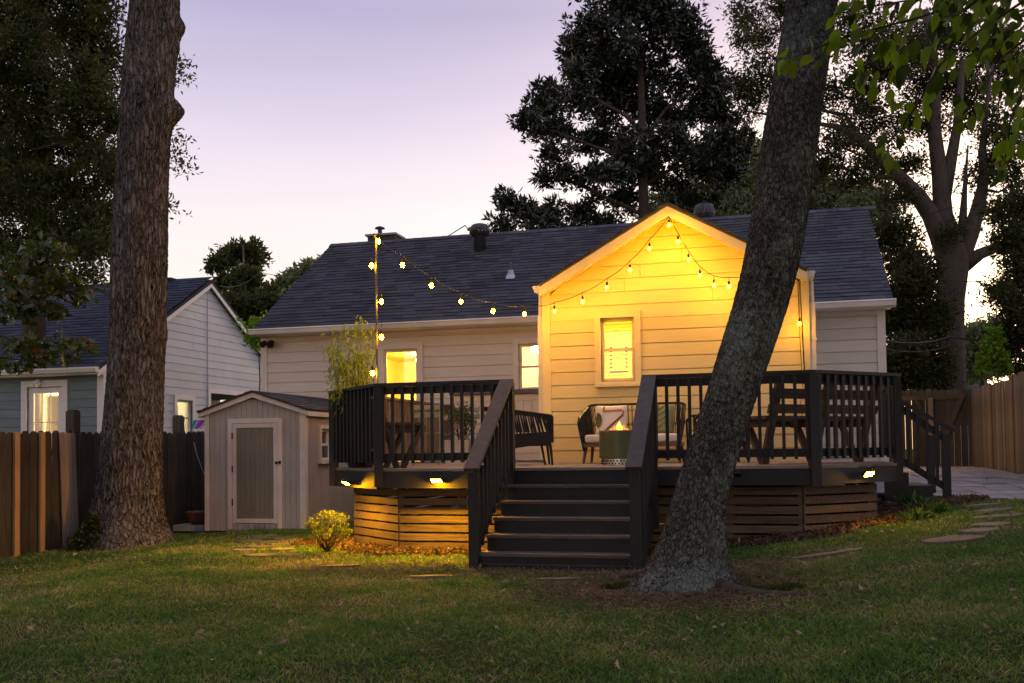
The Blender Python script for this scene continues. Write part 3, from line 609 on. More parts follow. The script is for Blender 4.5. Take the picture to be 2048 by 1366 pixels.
def railing(p, q, zf, skip_ends=(0, 0), inner=None, posts=(True, True), n=None, cap_ext=(0, 0), rm=None):
    rm = rm or M['deckpaint']; um = rm if rm != M['deckpaint'] else M['deckpaint_up']
    p, q = Vector(p), Vector(q); L = (q-p).length; d = (q-p)/L; nn = Vector((d.y, -d.x))
    if nn.dot(Vector((0, -1))-p*0) < 0 and abs(d.x) > .3: nn = -nn
    pz = lambda a, z, o=0: (p.x+d.x*a+nn.x*o, p.y+d.y*a+nn.y*o, z)
    MB().bar(pz(-cap_ext[0], zf+.952, -.02), pz(L+cap_ext[1], zf+.952, -.02), .14, .035).build('rail_cap', rm, deck)
    MB().bar(pz(0, zf+.885, -.01), pz(L, zf+.885, -.01), .035, .085).build('top_rail', rm, deck)
    MB().bar(pz(0, zf+.13, -.01), pz(L, zf+.13, -.01), .035, .085).build('bottom_rail', rm, deck)
    k = n or int(L/.112)
    for i in range(k):
        a = (i+.5)*L/k; MB().bar(pz(a, zf+.065, .026), pz(a, zf+.925, .026), .034, .034, (nn.x, nn.y, 0)).build('baluster', um, deck)
def post(x, y, z0, z1, a=.09, rz=0): 
    m = MB(); c, s = math.cos(rz)*a/2, math.sin(rz)*a/2; P = [(x-c+s, y-s-c), (x+c+s, y+s-c), (x+c-s, y+s+c), (x-c-s, y-s+c)]
    m.hexa([(px, py, z0) for px, py in P], [(px, py, z1) for px, py in P]); m.build('post', M['deckpaint_up'], deck)
railing((dl, DV), (sL-.0, DV), FL, cap_ext=(.03, .03)); railing((sR, DV), (dr, DV), FL, cap_ext=(.05, .03))
railing((dl, DV), cl_, FL); railing((dr, DV), cr_, FL, cap_ext=(.03, .03))
railing(cl_, (cl_[0], 16.35), FL, rm=surf('brown_lit_railing_wood', (.13, .09, .06), (.26, .185, .125), .7, 8, (1, 1, 1), .2)); railing(cr_, (cr_[0], 12.9), FL)  # left rear railing paler brown: string-light glow put into its colour
for x, y in ((dl-.0, DV-.03), (dr, DV-.03)): post(x, y, .77-.03, FL+.93, .10, R(22))
post(cl_[0], cl_[1]-.03, .72, FL+.93); post(cr_[0], cr_[1]-.03, .76, FL+.93)
post(sL+.02, DV-.05, .0, FL+.93, .10); post(sR+.02, DV-.05, .3, FL+.93, .10)
# skirt boards, set back under the floor
def skirt(p, q, z1, rows=8):
    z = z1
    for k in range(rows):
        if z < max(ground(*p), ground(*q))-.12: break
        MB().bar((p[0], p[1], z-.043), (q[0], q[1], z-.043), .022, .079).build('skirt_board', M['skirt'], deck); z -= .101
si = .30; q1 = (dl+.12, DV+si); q2 = (dr-.12, DV+si); q0 = (cl_[0]+.22, cl_[1]+.1); q3 = (cr_[0]-.22, cr_[1]+.1)
skirt(q1, (sL+.1, DV+si), .70); skirt((sR-.1, DV+si), q2, .715); skirt(q0, (q1[0]-.012, q1[1]+.01), .70); skirt((q2[0]+.012, q2[1]+.01), q3, .715)
skirt(q0, (q0[0], 15.8), .70); skirt((q3[0], q3[1]+.01), (q3[0], 15.8), .715)
for x, y in ((q1[0], q1[1]+.06), (q2[0], q2[1]+.06), (q0[0]+.05, q0[1]+.05), (q3[0]-.05, q3[1]+.05), (-3.4, q1[1]+.06), (-.4, q1[1]+.06)): MB().box(x-.04, x+.04, y-.03, y+.05, -.1, .9).build('skirt_post', M['skirt'], deck)
# front stairs: six risers
tz = [.763, .607, .457, .306, .155]; prev = FL
for k, z in enumerate(tz):
    yf = DV-.27*(k+1)
    MB().box(sL+.04, sR-.02, yf-.02, yf+.29, z-.028, z).build('tread', M['tread'], deck)
    MB().box(sL+.05, sR-.03, yf+.262, yf+.285, z+.001, prev-.031).build('riser', M['deckpaint'], deck); prev = z
MB().box(sL+.02, sR+.0, DV-.27*5+.002, DV-.27*5+.025, -.03, .125).build('riser', M['deckpaint'], deck)
MB().box(sL+.02, sR+.0, DV-.27*5-.008, DV-.27*5+.001, .05, .056).build('riser_joint', M['tread'], deck)
yb_ = DV-.27*5
for sx in (sL, sR):
    MB().prism([(DV, .62), (yb_+.0, -.03), (yb_+.3, -.05), (DV, .30)], 'x', sx-.02, sx+.02).build('stringer', M['deckpaint'], deck)
    xp = sx+.0; post(xp, yb_+.0, -.05, .93, .095)
    top = Vector((xp, DV-.06, FL+.955)); bot = Vector((xp, yb_-.09, .955)); MB().bar(bot, top, .15, .036).build('handrail', surf('handrail_paint', (.045, .037, .036), (.085, .070, .066), .6, 10, rand=.05), deck)
    MB().bar((xp, yb_+.06, .93), (xp, DV-.1, FL+.87), .035, .08).build('stair_top_rail', M['deckpaint'], deck)
    MB().bar((xp, yb_+.05, .17), (xp, DV-.1, FL+.03), .035, .10).build('stair_bottom_rail', M['skirt'], deck)
    for k in range(8):
        f = (k+.7)/8.4; y = yb_+.05+(DV-.15-yb_)*f; zb = .17+(FL-.14)*f; MB().box(xp+.018*(1 if sx == sL else 1), xp+.050, y-.017, y+.017, zb-.02, zb+.76).build('baluster', M['deckpaint_up'], deck)
# side stairs on the right end
sy0, sy1 = 13.05, 14.2; gx0 = cr_[0]+.04
for k in range(3):
    z = FL-.155*(k+1); xa = gx0+.27*k
    MB().box(xa, xa+.29, sy0+.02, sy1, z-.03, z).build('side_tread', M['tread'], deck); MB().box(xa+.0, xa+.02, sy0+.03, sy1-.01, z+.002, z+.12).build('side_riser', M['deckpaint'], deck)
    MB().box(xa+.24, xa+.262, sy0+.03, sy1-.01, .3, z-.032).build('side_riser', M['deckpaint'], deck)
MB().prism([(gx0, FL-.02), (gx0, .45), (gx0+.25, .3), (gx0+.98, .3), (gx0+.98, FL-.60), (gx0+.56, FL-.60), (gx0+.56, FL-.32), (gx0+.27, FL-.32), (gx0+.27, FL-.16), (gx0+.0, FL-.16)], 'y', sy0-.02, sy0+.018).build('side_stringer', M['deckpaint'], deck)
pxp = 2.12
post(pxp, sy0, .3, 1.26, .09); MB().bar((cr_[0]-.05, sy0, FL+.93), (pxp+.1, sy0, 1.30), .13, .034).build('handrail', M['deckpaint'], deck)
MB().bar((cr_[0]+.02, sy0, FL+.16), (pxp, sy0, .60), .035, .08).build('stair_bottom_rail', M['deckpaint'], deck); MB().bar((cr_[0]+.02, sy0, FL+.83), (pxp, sy0, 1.20), .035, .08).build('stair_top_rail', M['deckpaint'], deck)
for k in range(6):
    f = (k+.6)/6.6; x = cr_[0]+.05+(pxp-cr_[0]-.05)*f; zb = FL+.14-(FL+.14-.58)*f; MB().box(x-.017, x+.017, sy0-.05, sy0-.018, zb, zb+.72).build('baluster', M['deckpaint_up'], deck)
post(pxp, sy1, .4, 1.26, .09); MB().bar((cr_[0]+.05, sy1, FL+.93), (pxp+.1, sy1, 1.30), .13, .034).build('handrail', M['deckpaint'], deck)

# flood lights on the rim board
def flood(label, p, dirn, on=True, tl_=.5):
    p = Vector(p); d = Vector(dirn).normalized(); t = thing('flood_light', label, 'flood light', p, group='small flood lights along the deck rim'); sd_ = d.cross(Vector((0, 0, 1)))
    hw, hh = .062, .036; dn = (d*tl_+Vector((0, 0, -.86))).normalized(); up = sd_.cross(dn).normalized()
    if up.z < 0: up = -up
    c = p+d*.09
    MB().hexa([c-sd_*hw-up*hh-dn*.03, c+sd_*hw-up*hh-dn*.03, c+sd_*hw+up*hh-dn*.03, c-sd_*hw+up*hh-dn*.03], [c-sd_*hw-up*hh, c+sd_*hw-up*hh, c+sd_*hw+up*hh, c-sd_*hw+up*hh]).build('housing', M['black'], t)
    h2, w2 = hh*.82, hw*.88; c2 = c+dn*.004
    MB().hexa([c2-sd_*w2-up*h2-dn*.003, c2+sd_*w2-up*h2-dn*.003, c2+sd_*w2+up*h2-dn*.003, c2-sd_*w2+up*h2-dn*.003], [c2-sd_*w2-up*h2, c2+sd_*w2-up*h2, c2+sd_*w2+up*h2, c2-sd_*w2+up*h2]).build('lens', (M['flood'] if tl_ < .9 else M['flood_dim']) if on else M['darkglass'], t)
    MB().bar(p, p+d*.08, .03, .03).build('bracket', M['black'], t)
    f0 = c+up*.05-dn*.03; m = MB()
    for k in range(7): a = f0+sd_*(-hw+.012+k*(2*hw-.024)/6); m.bar(a, a+up*.012+dn*.02, .004, .012)
    m.build('cooling_fins', M['black'], t)
fp = at(878, 961, y=DV-.05); flood('lit flood light on the rim board left of the front stairs', fp, (0, -1, 0))
fp = at(706, 966, pl=((dl-.05, DV-.03), (cl_[0]-.05, cl_[1]-.03))); flood('lit flood light on the angled left corner of the deck above the shrub', fp, (-1, -1, 0))
fp = at(1724, 948, pl=((dr+.05, DV-.03), (cr_[0]+.05, cr_[1]-.03))); flood('lit flood light on the angled right corner of the deck', fp, (1, -1, 0), tl_=.95)
fp = at(1470, 950, y=DV-.05); flood('unlit flood light on the rim board just right of the leaning trunk', fp, (0, -1, 0), False)

# ------------------------------------------------------------------ string lights
def bulb(par, p, mat, big=1.0, drop=.09):
    """p is the glowing centre; the socket hangs from the cord above it"""
    p = Vector(p); r = .024*big
    s = MB().lathe(p+Vector((0, 0, r*1.1)), [(.010, -.01), (.015, 0), (.015, .045), (.006, .055)], 8).build('socket', M['black'], par)
    MB().lathe(p, [(.004, -r*1.25), (r*.75, -r*.9), (r, -r*.15), (r*.85, r*.6), (r*.45, r*1.15)], 10).build('bulb', mat, s, smooth=True)
    MB().tube([p+Vector((0, 0, r*1.1+.05)), p+Vector((.004, 0, r*1.1+drop))], .003, 5).build('hanger', M['black'], s)
    return p+Vector((0, 0, r*1.1+drop))
def cord(par, pts, r=.0045):
    MB().tube(pts, r, 5).build('cord', M['black'], par)
def sag(ps, n=5):
    out = []
    for a, b in zip(ps, ps[1:]):
        a, b = Vector(a), Vector(b); L = (b-a).length
        for k in range(n): f = k/n; out.append(a.lerp(b, f)-Vector((0, 0, .05*L*4*f*(1-f))))
    return out+[Vector(ps[-1])]
polex, poley = float(at(753, 600, y=DV+.16)[0]), DV+.16; ptop = float(at(754, 474, y=poley)[2])
pole = thing('light_pole', 'slim metal pole at the deck corner carrying the string lights', 'pole', (polex, poley, FL))
MB().tube([(polex, poley, FL), (polex, poley, ptop)], .014, 8).build('shaft', M['metal_dark'], pole)
MB().tube([(polex, poley, ptop), (polex+.0, poley-.05, ptop+.03), (polex, poley-.09, ptop-.02)], .006, 6).build('hook', M['metal_dark'], pole)
for zz in (FL+.2, FL+.8): MB().box(polex-.03, polex+.03, poley-.12, poley+.02, zz, zz+.03).build('clamp', M['metal_dark'], pole)
st = thing('pole_string_lights', 'string of five lit bulbs wound down the slim pole', 'string lights', (polex, poley, ptop), group='outdoor string lights')
pts = [Vector((polex, poley-.06, ptop))]
for px, py in ((757, 482), (743, 531), (763, 603), (763, 674), (745, 746)): pts.append(bulb(st, at(px, py, y=poley-.05), M['bulb'], drop=.05))
pts.append(Vector((polex+.01, poley-.02, FL+.5))); pts.append(Vector((polex+.03, poley-.02, FL+.05)))
cord(st, sag(pts, 3), .003)
gc = (BL+.05, BV-.52)
st = thing('roof_string_lights', 'string of five lit bulbs sagging from pole to gable before the dark roof', 'string lights', (-4, 12, 3.4), group='outdoor string lights')
pts = [Vector((polex, poley-.06, ptop))]
for px, py in ((805, 530), (863, 571), (922, 603), (986, 622), (1049, 628)): pts.append(bulb(st, at(px, py, pl=((polex, poley), gc)), M['bulb']))
ge = Vector(at(1107, 607, y=BV-.54)); pts.append(ge); cord(st, sag(pts), .005)
st = thing('gable_string_lights', 'string of lit bulbs pinned up to the peak of the yellow gable wall', 'string lights', (BC, BV-.15, 3.6), group='outdoor string lights')
pts = [ge]
for i, (px, py) in enumerate(((1109, 622), (1165, 603), (1214, 575), (1260, 540), (1299, 497), (1338, 450), (1356, 483), (1377, 519), (1400, 551), (1428, 570), (1458, 573))):
    pts.append(bulb(st, at(px, py, y=BV-.54), M['bulb_w'], .85, .10))
pts.append(Vector(at(1540, 545, y=BV-.52))); pts.append(Vector(at(1597, 520, y=BV-.12)))
pts.append(bulb(st, at(1599, 647, y=BV-.3), M['bulb_w'], .8)); cord(st, sag(pts), .0055)
cord(st, [at(1598, 530, y=BV-.08), at(1603, 640, y=BV-.07), at(1609, 745, y=BV-.07), at(1613, 870, y=BV-.07)], .008)
cord(st, [at(1594, 540, y=BV-.06), at(1601, 700, y=BV-.06), at(1606, 780, y=BV-.07), at(1600, 810, y=BV-.07), at(1609, 860, y=BV-.07)], .004)

# security light, bird feeder
sp = at(541, 690, y=MV-.05); t = thing('security_light', 'small twin head security light high on the left end of the house wall', 'security light', sp)
MB().lathe(Vector(sp), [(.05, -.05), (.05, .05)], 10).build('base', M['black'], t)
for k, s in enumerate((-1, 1)): a = Vector(sp)+Vector((s*.04, -.03, 0)); MB().tube([a, a+Vector((s*.03, -.06, .03)), a+Vector((s*.04, -.13, -.01))], [.015, .05, .062], 12).build('lamp_head', M['black'], t)
fp = at(690, 752, D=12.6); f = Vector(fp); t = thing('bird_feeder', 'black hanging bird feeder beside the bamboo', 'bird feeder', fp)
MB().lathe(f, [(.09, -.085), (.095, -.07), (.095, -.06)], 14).build('tray', M['black'], t)
MB().lathe(f, [(.02, .125), (.085, .07), (.09, .06)], 14).build('cap', M['black'], t); MB().lathe(f, [(.04, -.06), (.04, .06)], 10).build('seed_tube', M['darkglass'], t)
for k in range(6): a = 2*math.pi*k/6; MB().tube([f+Vector((.075*math.cos(a), .075*math.sin(a), -.06)), f+Vector((.075*math.cos(a), .075*math.sin(a), .06))], .003, 4).build('cage_bar', M['black'], t)
MB().tube([f+Vector((0, 0, .12)), f+Vector((0, 0, .22)), f+Vector((.12, -.05, .33)), f+Vector((.22, -.1, .2)), f+Vector((.24, -.11, -.2)), (f.x+.24, f.y-.11, FL)], .006, 5).build('hook_pole', M['black'], t)

# ------------------------------------------------------------------ leaves and trees
def rotbasis(d):
    d = d/np.maximum(np.linalg.norm(d, axis=1, keepdims=True), 1e-9); a = np.cross(d, nr.normal(size=d.shape)); a /= np.maximum(np.linalg.norm(a, axis=1, keepdims=True), 1e-9)
    return d, a, np.cross(d, a)
def leafgeo(P, D, L, W, fold=.25):
    n = len(P); d, a, b = rotbasis(D); L = np.asarray(L).reshape(-1, 1)*np.ones((n, 1)); W = np.asarray(W).reshape(-1, 1)*np.ones((n, 1))
    V = np.empty((n, 4, 3)); V[:, 0] = P; V[:, 2] = P+d*L-b*L*.08
    V[:, 1] = P+d*L*.45+a*W*.5+b*W*fold; V[:, 3] = P+d*L*.45-a*W*.5+b*W*fold
    i = np.arange(n)[:, None]*4; F = np.concatenate([i+np.array([[0, 1, 2]]), i+np.array([[0, 2, 3]])])
    return V.reshape(-1, 3), F
def ellips(n, shell=.5):
    v = nr.normal(size=(n, 3)); v /= np.linalg.norm(v, axis=1, keepdims=True); return v*(nr.rand(n, 1)**shell)
def crown(blobs, clumps, per, cr_s, L, W, style='spray', outb=.6, up=.1, jit=.12):
    """blobs: (px,py,rx,ry,D[,depth ratio]) of foliage masses seen in the photograph; returns leaf geometry and clump centres"""
    PP, DD, CC, cents = [], [], [], []
    area = np.array([b[2]*b[3]*b[4]**2 for b in blobs]); area = area/area.sum()
    for b, f in zip(blobs, area):
        px, py, rx, ry, D = b[:5]; rd = b[5] if len(b) > 5 else .9; c = at(px, py, D=D); s = D/FPX; n = max(3, int(clumps*f))
        nsub = max(2, n//9); es = ellips(nsub, .4); e = es[nr.randint(nsub, size=n)]+nr.normal(size=(n, 3))*.13; C = c+R0*(e[:, :1]*rx*s)+zv*(e[:, 2:]*ry*s)+F0*(e[:, 1:2]*rd*(rx+ry)*.5*s); cents.append((c, s*(rx+ry)/2))
        C = C+nr.normal(size=C.shape)*jit
        CC.append(C); k = per; off = nr.normal(size=(n, k, 3)); off /= np.linalg.norm(off, axis=2, keepdims=True)
        if style == 'whorl': P = C[:, None]+off*cr_s*.25; dr_ = off*1.0+np.array([0, 0, .25])
        else: P = C[:, None]+off*(nr.rand(n, k, 1)**.5)*cr_s*np.array([1, 1, .6]); dr_ = off*outb+nr.normal(size=off.shape)*.6+np.array([0, 0, up])
        PP.append(P.reshape(-1, 3)); DD.append(dr_.reshape(-1, 3))
    P = np.concatenate(PP); Dd = np.concatenate(DD); n = len(P)
    return leafgeo(P, Dd, L*nr.uniform(.6, 1.25, n), W*nr.uniform(.7, 1.2, n)), np.concatenate(CC), cents
def limbs(mb, path, rads, n=8): mb.tube(path, rads, n)
def wob(p, q, k=4, a=.1):
    p, q = np.array(p, float), np.array(q, float); L = np.linalg.norm(q-p); pts = [p]
    for i in range(1, k): f = i/k; pts.append(p+(q-p)*f+nr.normal(size=3)*L*a*.5+np.array([0, 0, -.06*L*math.sin(math.pi*f)]))
    return pts+[q]
def tree(name, label, blobs, trunk, mat, clumps, per, crs, L, W, tw, style='spray', group='trees beyond the yard', bark_m='bark_far', twigs=.12, cat='tree', **k):
    """trunk: list of (px,py,width_px,D) paths"""
    p0 = trunk[0][0]; base = at(p0[0], p0[1], D=p0[3]); t = thing(name, label, cat, base, group=group)
    nodes = []; mb = MB()
    for path in trunk:
        P = [at(a, b, D=d) for a, b, w_, d in path]; Rr = [w_*d/FPX/2 for a, b, w_, d in path]; mb.tube(P, Rr, 10); nodes += [(p, r) for p, r in zip(P, Rr)]
        for (p, r), (p2, r2) in zip(zip(P, Rr), list(zip(P, Rr))[1:]): nodes.append(((p+p2)/2, (r+r2)/2))
    mb.build('trunk', M[bark_m], t, smooth=True)
    (V, F), C, cents = crown(blobs, clumps, per, crs, L, W, style, **k)
    npmesh('crown', V, F, M[mat], t, kind='stuff')
    bm_ = MB(); NP = np.array([n_[0] for n_ in nodes])
    for c, s in cents:
        i = np.argmin(np.linalg.norm(NP-c, axis=1)+np.maximum(0, NP[:, 2]-c[2])*1.0); r = min(nodes[i][1]*.5, tw*3)
        pp = wob(NP[i], c, 4, .12); bm_.tube(pp, [r, r*.8, r*.6, r*.45, r*.3], 5, False)
    CN = np.array([c for c, s in cents]); sel = C[nr.rand(len(C)) < twigs]
    for c in sel:
        i = np.argmin(np.linalg.norm(CN-c, axis=1)); bm_.tube(wob(CN[i], c, 2, .15), [tw, tw*.6, tw*.3], 3, False)
    if bm_.v: bm_.build('branches', M[bark_m], t, fix=False, kind='stuff')
    return t

# tall magnolia behind the house
mg = 27.
B = [(1270, -10, 120, 60), (1210, 75, 70, 45), (1340, 60, 75, 55), (1270, 130, 130, 50), (1160, 120, 40, 40), (1400, 120, 40, 50), (1150, 175, 45, 40), (1415, 175, 40, 45), (1100, 205, 60, 32), (1230, 215, 100, 42), (1350, 225, 90, 45),
     (1060, 235, 30, 26), (1090, 262, 45, 25), (1190, 285, 80, 32), (1320, 290, 80, 35), (1440, 240, 35, 35), (1430, 290, 45, 30), (1100, 320, 35, 25), (1110, 352, 35, 22), (1190, 355, 60, 30), (1290, 360, 60, 30), (1230, 400, 60, 25),
     (1010, 400, 22, 22), (1035, 430, 40, 24), (1100, 425, 40, 24), (1010, 455, 35, 18), (1160, 420, 40, 20), (1390, 340, 50, 30), (1100, 455, 60, 18), (1190, 450, 60, 20), (1470, 300, 40, 35), (1445, 345, 45, 30), (1390, 400, 50, 25), (1330, 425, 50, 20), (1250, 330, 70, 30)]
tree('magnolia_tree', 'tall dark magnolia with whorled leaves rising behind the roof ridge', [(*b, mg+nr.uniform(-1.5, 1.5)) for b in B],
     [[(1290, 600, 26, mg), (1288, 420, 22, mg), (1285, 330, 18, mg), (1284, 220, 16, mg), (1280, 110, 12, mg), (1276, 20, 8, mg)], [(1288, 350, 10, mg), (1240, 310, 8, mg), (1180, 290, 5, mg), (1110, 262, 3, mg)],
      [(1290, 270, 10, mg), (1250, 230, 8, mg), (1180, 190, 4, mg)], [(1288, 280, 10, mg), (1330, 220, 7, mg), (1400, 170, 4, mg)], [(1288, 370, 9, mg), (1340, 340, 7, mg), (1400, 320, 4, mg)], [(1286, 430, 9, mg), (1180, 380, 6, mg), (1120, 350, 4, mg)],
      [(1288, 480, 9, mg), (1120, 450, 6, mg), (1030, 430, 4, mg)]],
     'mag', 4600, 10, .19, .21, .07, .018, 'whorl', jit=.1, twigs=.25)
# big oak beyond the gate, right
bt = 29.
B = [(1500, 35, 45, 30), (1530, 80, 45, 30), (1490, 75, 30, 22), (1520, 150, 45, 40), (1480, 170, 40, 30), (1560, 10, 50, 30), (1510, 200, 50, 30), (1690, 190, 55, 40), (1720, 250, 55, 40), (1680, 290, 50, 40), (1750, 180, 40, 40), (1700, 340, 60, 35), (1640, 330, 40, 40),
     (1760, 330, 50, 40), (1800, 100, 70, 60), (1720, 60, 60, 50), (1900, 60, 90, 60), (1990, 120, 70, 70), (1820, 240, 60, 50), (1930, 200, 70, 60), (2010, 260, 60, 60), (1780, 400, 40, 35), (1960, 330, 60, 40), (1830, 320, 30, 30),
     (1750, 130, 60, 40), (1620, 20, 60, 40), (1860, 150, 60, 60), (2030, 360, 40, 40), (1830, 380, 40, 18), (1990, 420, 40, 18), (1900, 470, 25, 30)]
tree('big_oak', 'massive forked oak standing against the sunset beyond the side gate', [(*b, bt+nr.uniform(-2, 2)) for b in B],
     [[(1906, 850, 58, bt), (1904, 760, 54, bt), (1902, 660, 50, bt), (1903, 600, 50, bt), (1906, 545, 58, bt), (1905, 515, 62, bt), (1899, 480, 50, bt), (1892, 450, 40, bt), (1886, 425, 34, bt), (1883, 400, 20, bt)],
      [(1900, 540, 30, bt), (1896, 515, 46, bt), (1880, 470, 42, bt), (1862, 430, 36, bt), (1838, 395, 32, bt), (1800, 355, 28, bt), (1760, 315, 24, bt), (1715, 275, 18, bt), (1680, 255, 12, bt), (1640, 248, 8, bt)],
      [(1900, 500, 46, bt), (1886, 430, 38, bt), (1880, 350, 32, bt), (1868, 260, 26, bt), (1872, 150, 20, bt), (1850, 20, 14, bt)],
      [(1888, 400, 26, bt), (1900, 330, 24, bt), (1915, 250, 18, bt), (1925, 120, 12, bt)],
      [(1912, 545, 24, bt), (1920, 515, 42, bt), (1940, 470, 34, bt), (1955, 420, 28, bt), (1968, 360, 20, bt), (1965, 300, 15, bt), (1972, 220, 9, bt), (1985, 130, 5, bt)],
      [(1925, 530, 36, bt), (1960, 508, 24, bt), (2000, 492, 20, bt), (2050, 478, 16, bt), (2120, 455, 10, bt)], [(1912, 500, 24, bt), (1925, 450, 18, bt), (1928, 400, 12, bt), (1932, 340, 6, bt), (1936, 290, 3, bt)],
      [(1720, 275, 12, bt), (1690, 230, 8, bt), (1640, 220, 6, bt), (1540, 230, 5, bt), (1480, 220, 3, bt)], [(1640, 110, 10, bt-.5), (1560, 60, 6, bt)]],
     'leaf_bg', 4700, 9, .30, .16, .055, .02, twigs=.12)
def bgtree(label, B, D, mat, clumps, per, crs, L, W, base, name='background_tree', **k):
    tree(name, label, [(*b, D+nr.uniform(-.06, .06)*D) for b in B], [[(base[0], base[1], base[2], D), (base[0]+5, (base[1]+base[3])/2, base[2]*.8, D), (base[0], base[3], base[2]*.4, D)]], mat, clumps, per, crs, L, W, .03, **k)
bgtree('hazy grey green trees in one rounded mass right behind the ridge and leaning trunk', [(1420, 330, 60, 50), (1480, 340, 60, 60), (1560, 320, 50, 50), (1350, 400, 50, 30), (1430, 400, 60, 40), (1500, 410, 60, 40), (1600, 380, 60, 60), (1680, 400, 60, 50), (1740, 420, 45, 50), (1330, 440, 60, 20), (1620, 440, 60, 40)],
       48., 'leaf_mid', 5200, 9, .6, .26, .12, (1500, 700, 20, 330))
bgtree('dark leafy tree beside the right corner of the house', [(1790, 470, 30, 35), (1810, 530, 40, 35), (1800, 590, 40, 40), (1850, 560, 30, 35), (1810, 650, 45, 40), (1860, 640, 35, 40), (1800, 720, 45, 40), (1850, 715, 40, 40), (1790, 760, 40, 30), (1860, 760, 30, 20)],
       25., 'leaf_bg', 3000, 9, .3, .15, .055, (1800, 900, 14, 560))
bgtree('dark leafy tree at the right edge above the fence', [(2030, 420, 40, 40), (2010, 480, 30, 30), (2040, 540, 35, 35), (1985, 590, 28, 22), (2030, 610, 40, 30), (2050, 470, 30, 30), (2045, 670, 35, 35), (2010, 690, 20, 20), (2050, 730, 30, 20), (2100, 500, 60, 100), (2100, 650, 60, 80)],
       24., 'leaf_bg', 2300, 9, .3, .15, .055, (2110, 850, 16, 480))
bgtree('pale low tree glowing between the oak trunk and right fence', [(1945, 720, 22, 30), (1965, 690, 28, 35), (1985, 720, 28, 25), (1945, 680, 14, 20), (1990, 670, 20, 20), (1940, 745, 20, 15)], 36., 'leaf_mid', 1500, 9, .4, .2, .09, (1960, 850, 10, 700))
bgtree('slender tree with open tufted crown between the two houses', [(490, 500, 32, 14), (455, 515, 28, 13), (500, 525, 24, 13), (430, 530, 16, 12), (485, 550, 26, 14), (505, 560, 16, 10), (460, 565, 26, 13), (525, 572, 9, 8), (525, 520, 7, 6), (490, 590, 32, 14), (450, 598, 24, 12), (530, 585, 10, 10)],
       44., 'leaf_dk', 750, 8, .30, .3, .13, (486, 720, 9, 490), jit=.1)
bgtree('dense low dark trees filling the gap between the two houses', [(470, 630, 40, 25), (510, 620, 40, 20), (500, 660, 40, 30), (535, 640, 30, 25), (545, 610, 20, 16), (520, 690, 40, 30), (480, 680, 30, 30)], 34., 'leaf_bg', 1700, 9, .4, .2, .09, (505, 850, 10, 660))
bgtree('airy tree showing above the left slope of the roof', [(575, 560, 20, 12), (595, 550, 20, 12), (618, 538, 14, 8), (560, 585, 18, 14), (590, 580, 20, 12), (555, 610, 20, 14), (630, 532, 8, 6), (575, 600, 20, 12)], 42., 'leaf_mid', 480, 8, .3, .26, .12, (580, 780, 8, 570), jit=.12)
bgtree('bright green saplings behind the left eave of the house', [(517, 655, 9, 7), (520, 670, 7, 8), (512, 680, 6, 10)], 22., 'leaf_vine', 90, 8, .12, .13, .06, (515, 860, 3, 660), group='saplings between the houses')

# left trees
lt = 19.
B = []
for y in range(-20, 500, 55):
    for x in range(-40, 250, 60): B.append((x+nr.uniform(-15, 15), y+nr.uniform(-12, 12), 40, 34))
B = [b for b in B if not (b[0] > 195 and b[1] > 380) and not (abs(b[0]-180) < 30 and abs(b[1]-400) < 24)]+[(345, 145, 18, 12), (350, 270, 9, 8), (352, 318, 14, 10), (350, 335, 8, 8), (320, 400, 15, 14), (190, 440, 26, 30), (215, 480, 14, 24), (170, 500, 36, 24), (60, 520, 70, 30), (140, 550, 50, 20), (195, 545, 24, 12), (30, 560, 50, 20)]
tree('leafy_tree', 'dense dark leafy tree filling the upper left corner behind the big trunk', [(*b, lt+nr.uniform(-2, 2)) for b in B],
     [[(60, 900, 50, lt+2), (70, 600, 44, lt+2), (90, 300, 36, lt+2), (80, 0, 26, lt+2), (90, -200, 14, lt+2)], [(75, 420, 20, lt+1), (180, 300, 14, lt), (300, 180, 8, lt), (345, 150, 4, lt)], [(70, 500, 20, lt+1), (200, 420, 12, lt), (330, 330, 4, lt)]],
     'leaf_dk', 7200, 9, .26, .115, .045, .014, group='trees beyond the yard', twigs=.05)

def lobed(L=1.0):
    h = [(0, 0), (.06, .02), (.18, .10), (.28, .22), (.36, .10), (.46, .30), (.56, .40), (.60, .16), (.70, .32), (.80, .30), (.82, .12), (.92, .12), (1.0, 0)]
    return h+[(x, -y) for x, y in h[-2:0:-1]]
OAK = lobed()
def polyleaves(P, D, L, shape, droop=.15, wscale=1.):
    n = len(P); d, a, b = rotbasis(D); sh = np.array(shape); k = len(sh); L = L.reshape(-1, 1, 1)
    V = P[:, None]+d[:, None]*sh[None, :, :1]*L+a[:, None]*sh[None, :, 1:]*L*wscale+b[:, None]*(np.abs(sh[None, :, 1:])*.5-droop*sh[None, :, :1]**2)*L
    c = P[:, None]+d[:, None]*.5*L+b[:, None]*(-droop*.25)*L; V = np.concatenate([V, c], 1)
    i = np.arange(n)[:, None, None]*(k+1); F = np.array([[j, (j+1) % k, k] for j in range(k)])[None]+i
    return V.reshape(-1, 3), F.reshape(-1, 3)
t = thing('oak_branch', 'low oak branches with glossy lobed leaves hanging across the neighbouring roof', 'branch', at(-60, 560, D=10.5))
BL_ = [(40, 530, 60, 25), (110, 560, 50, 22), (150, 590, 40, 18), (60, 590, 50, 25), (20, 620, 40, 25), (90, 620, 40, 16), (30, 690, 40, 22), (80, 690, 40, 20), (120, 700, 36, 18), (155, 690, 26, 16), (60, 720, 30, 12), (10, 730, 30, 14), (100, 500, 60, 20), (10, 560, 40, 40)]
PP = []
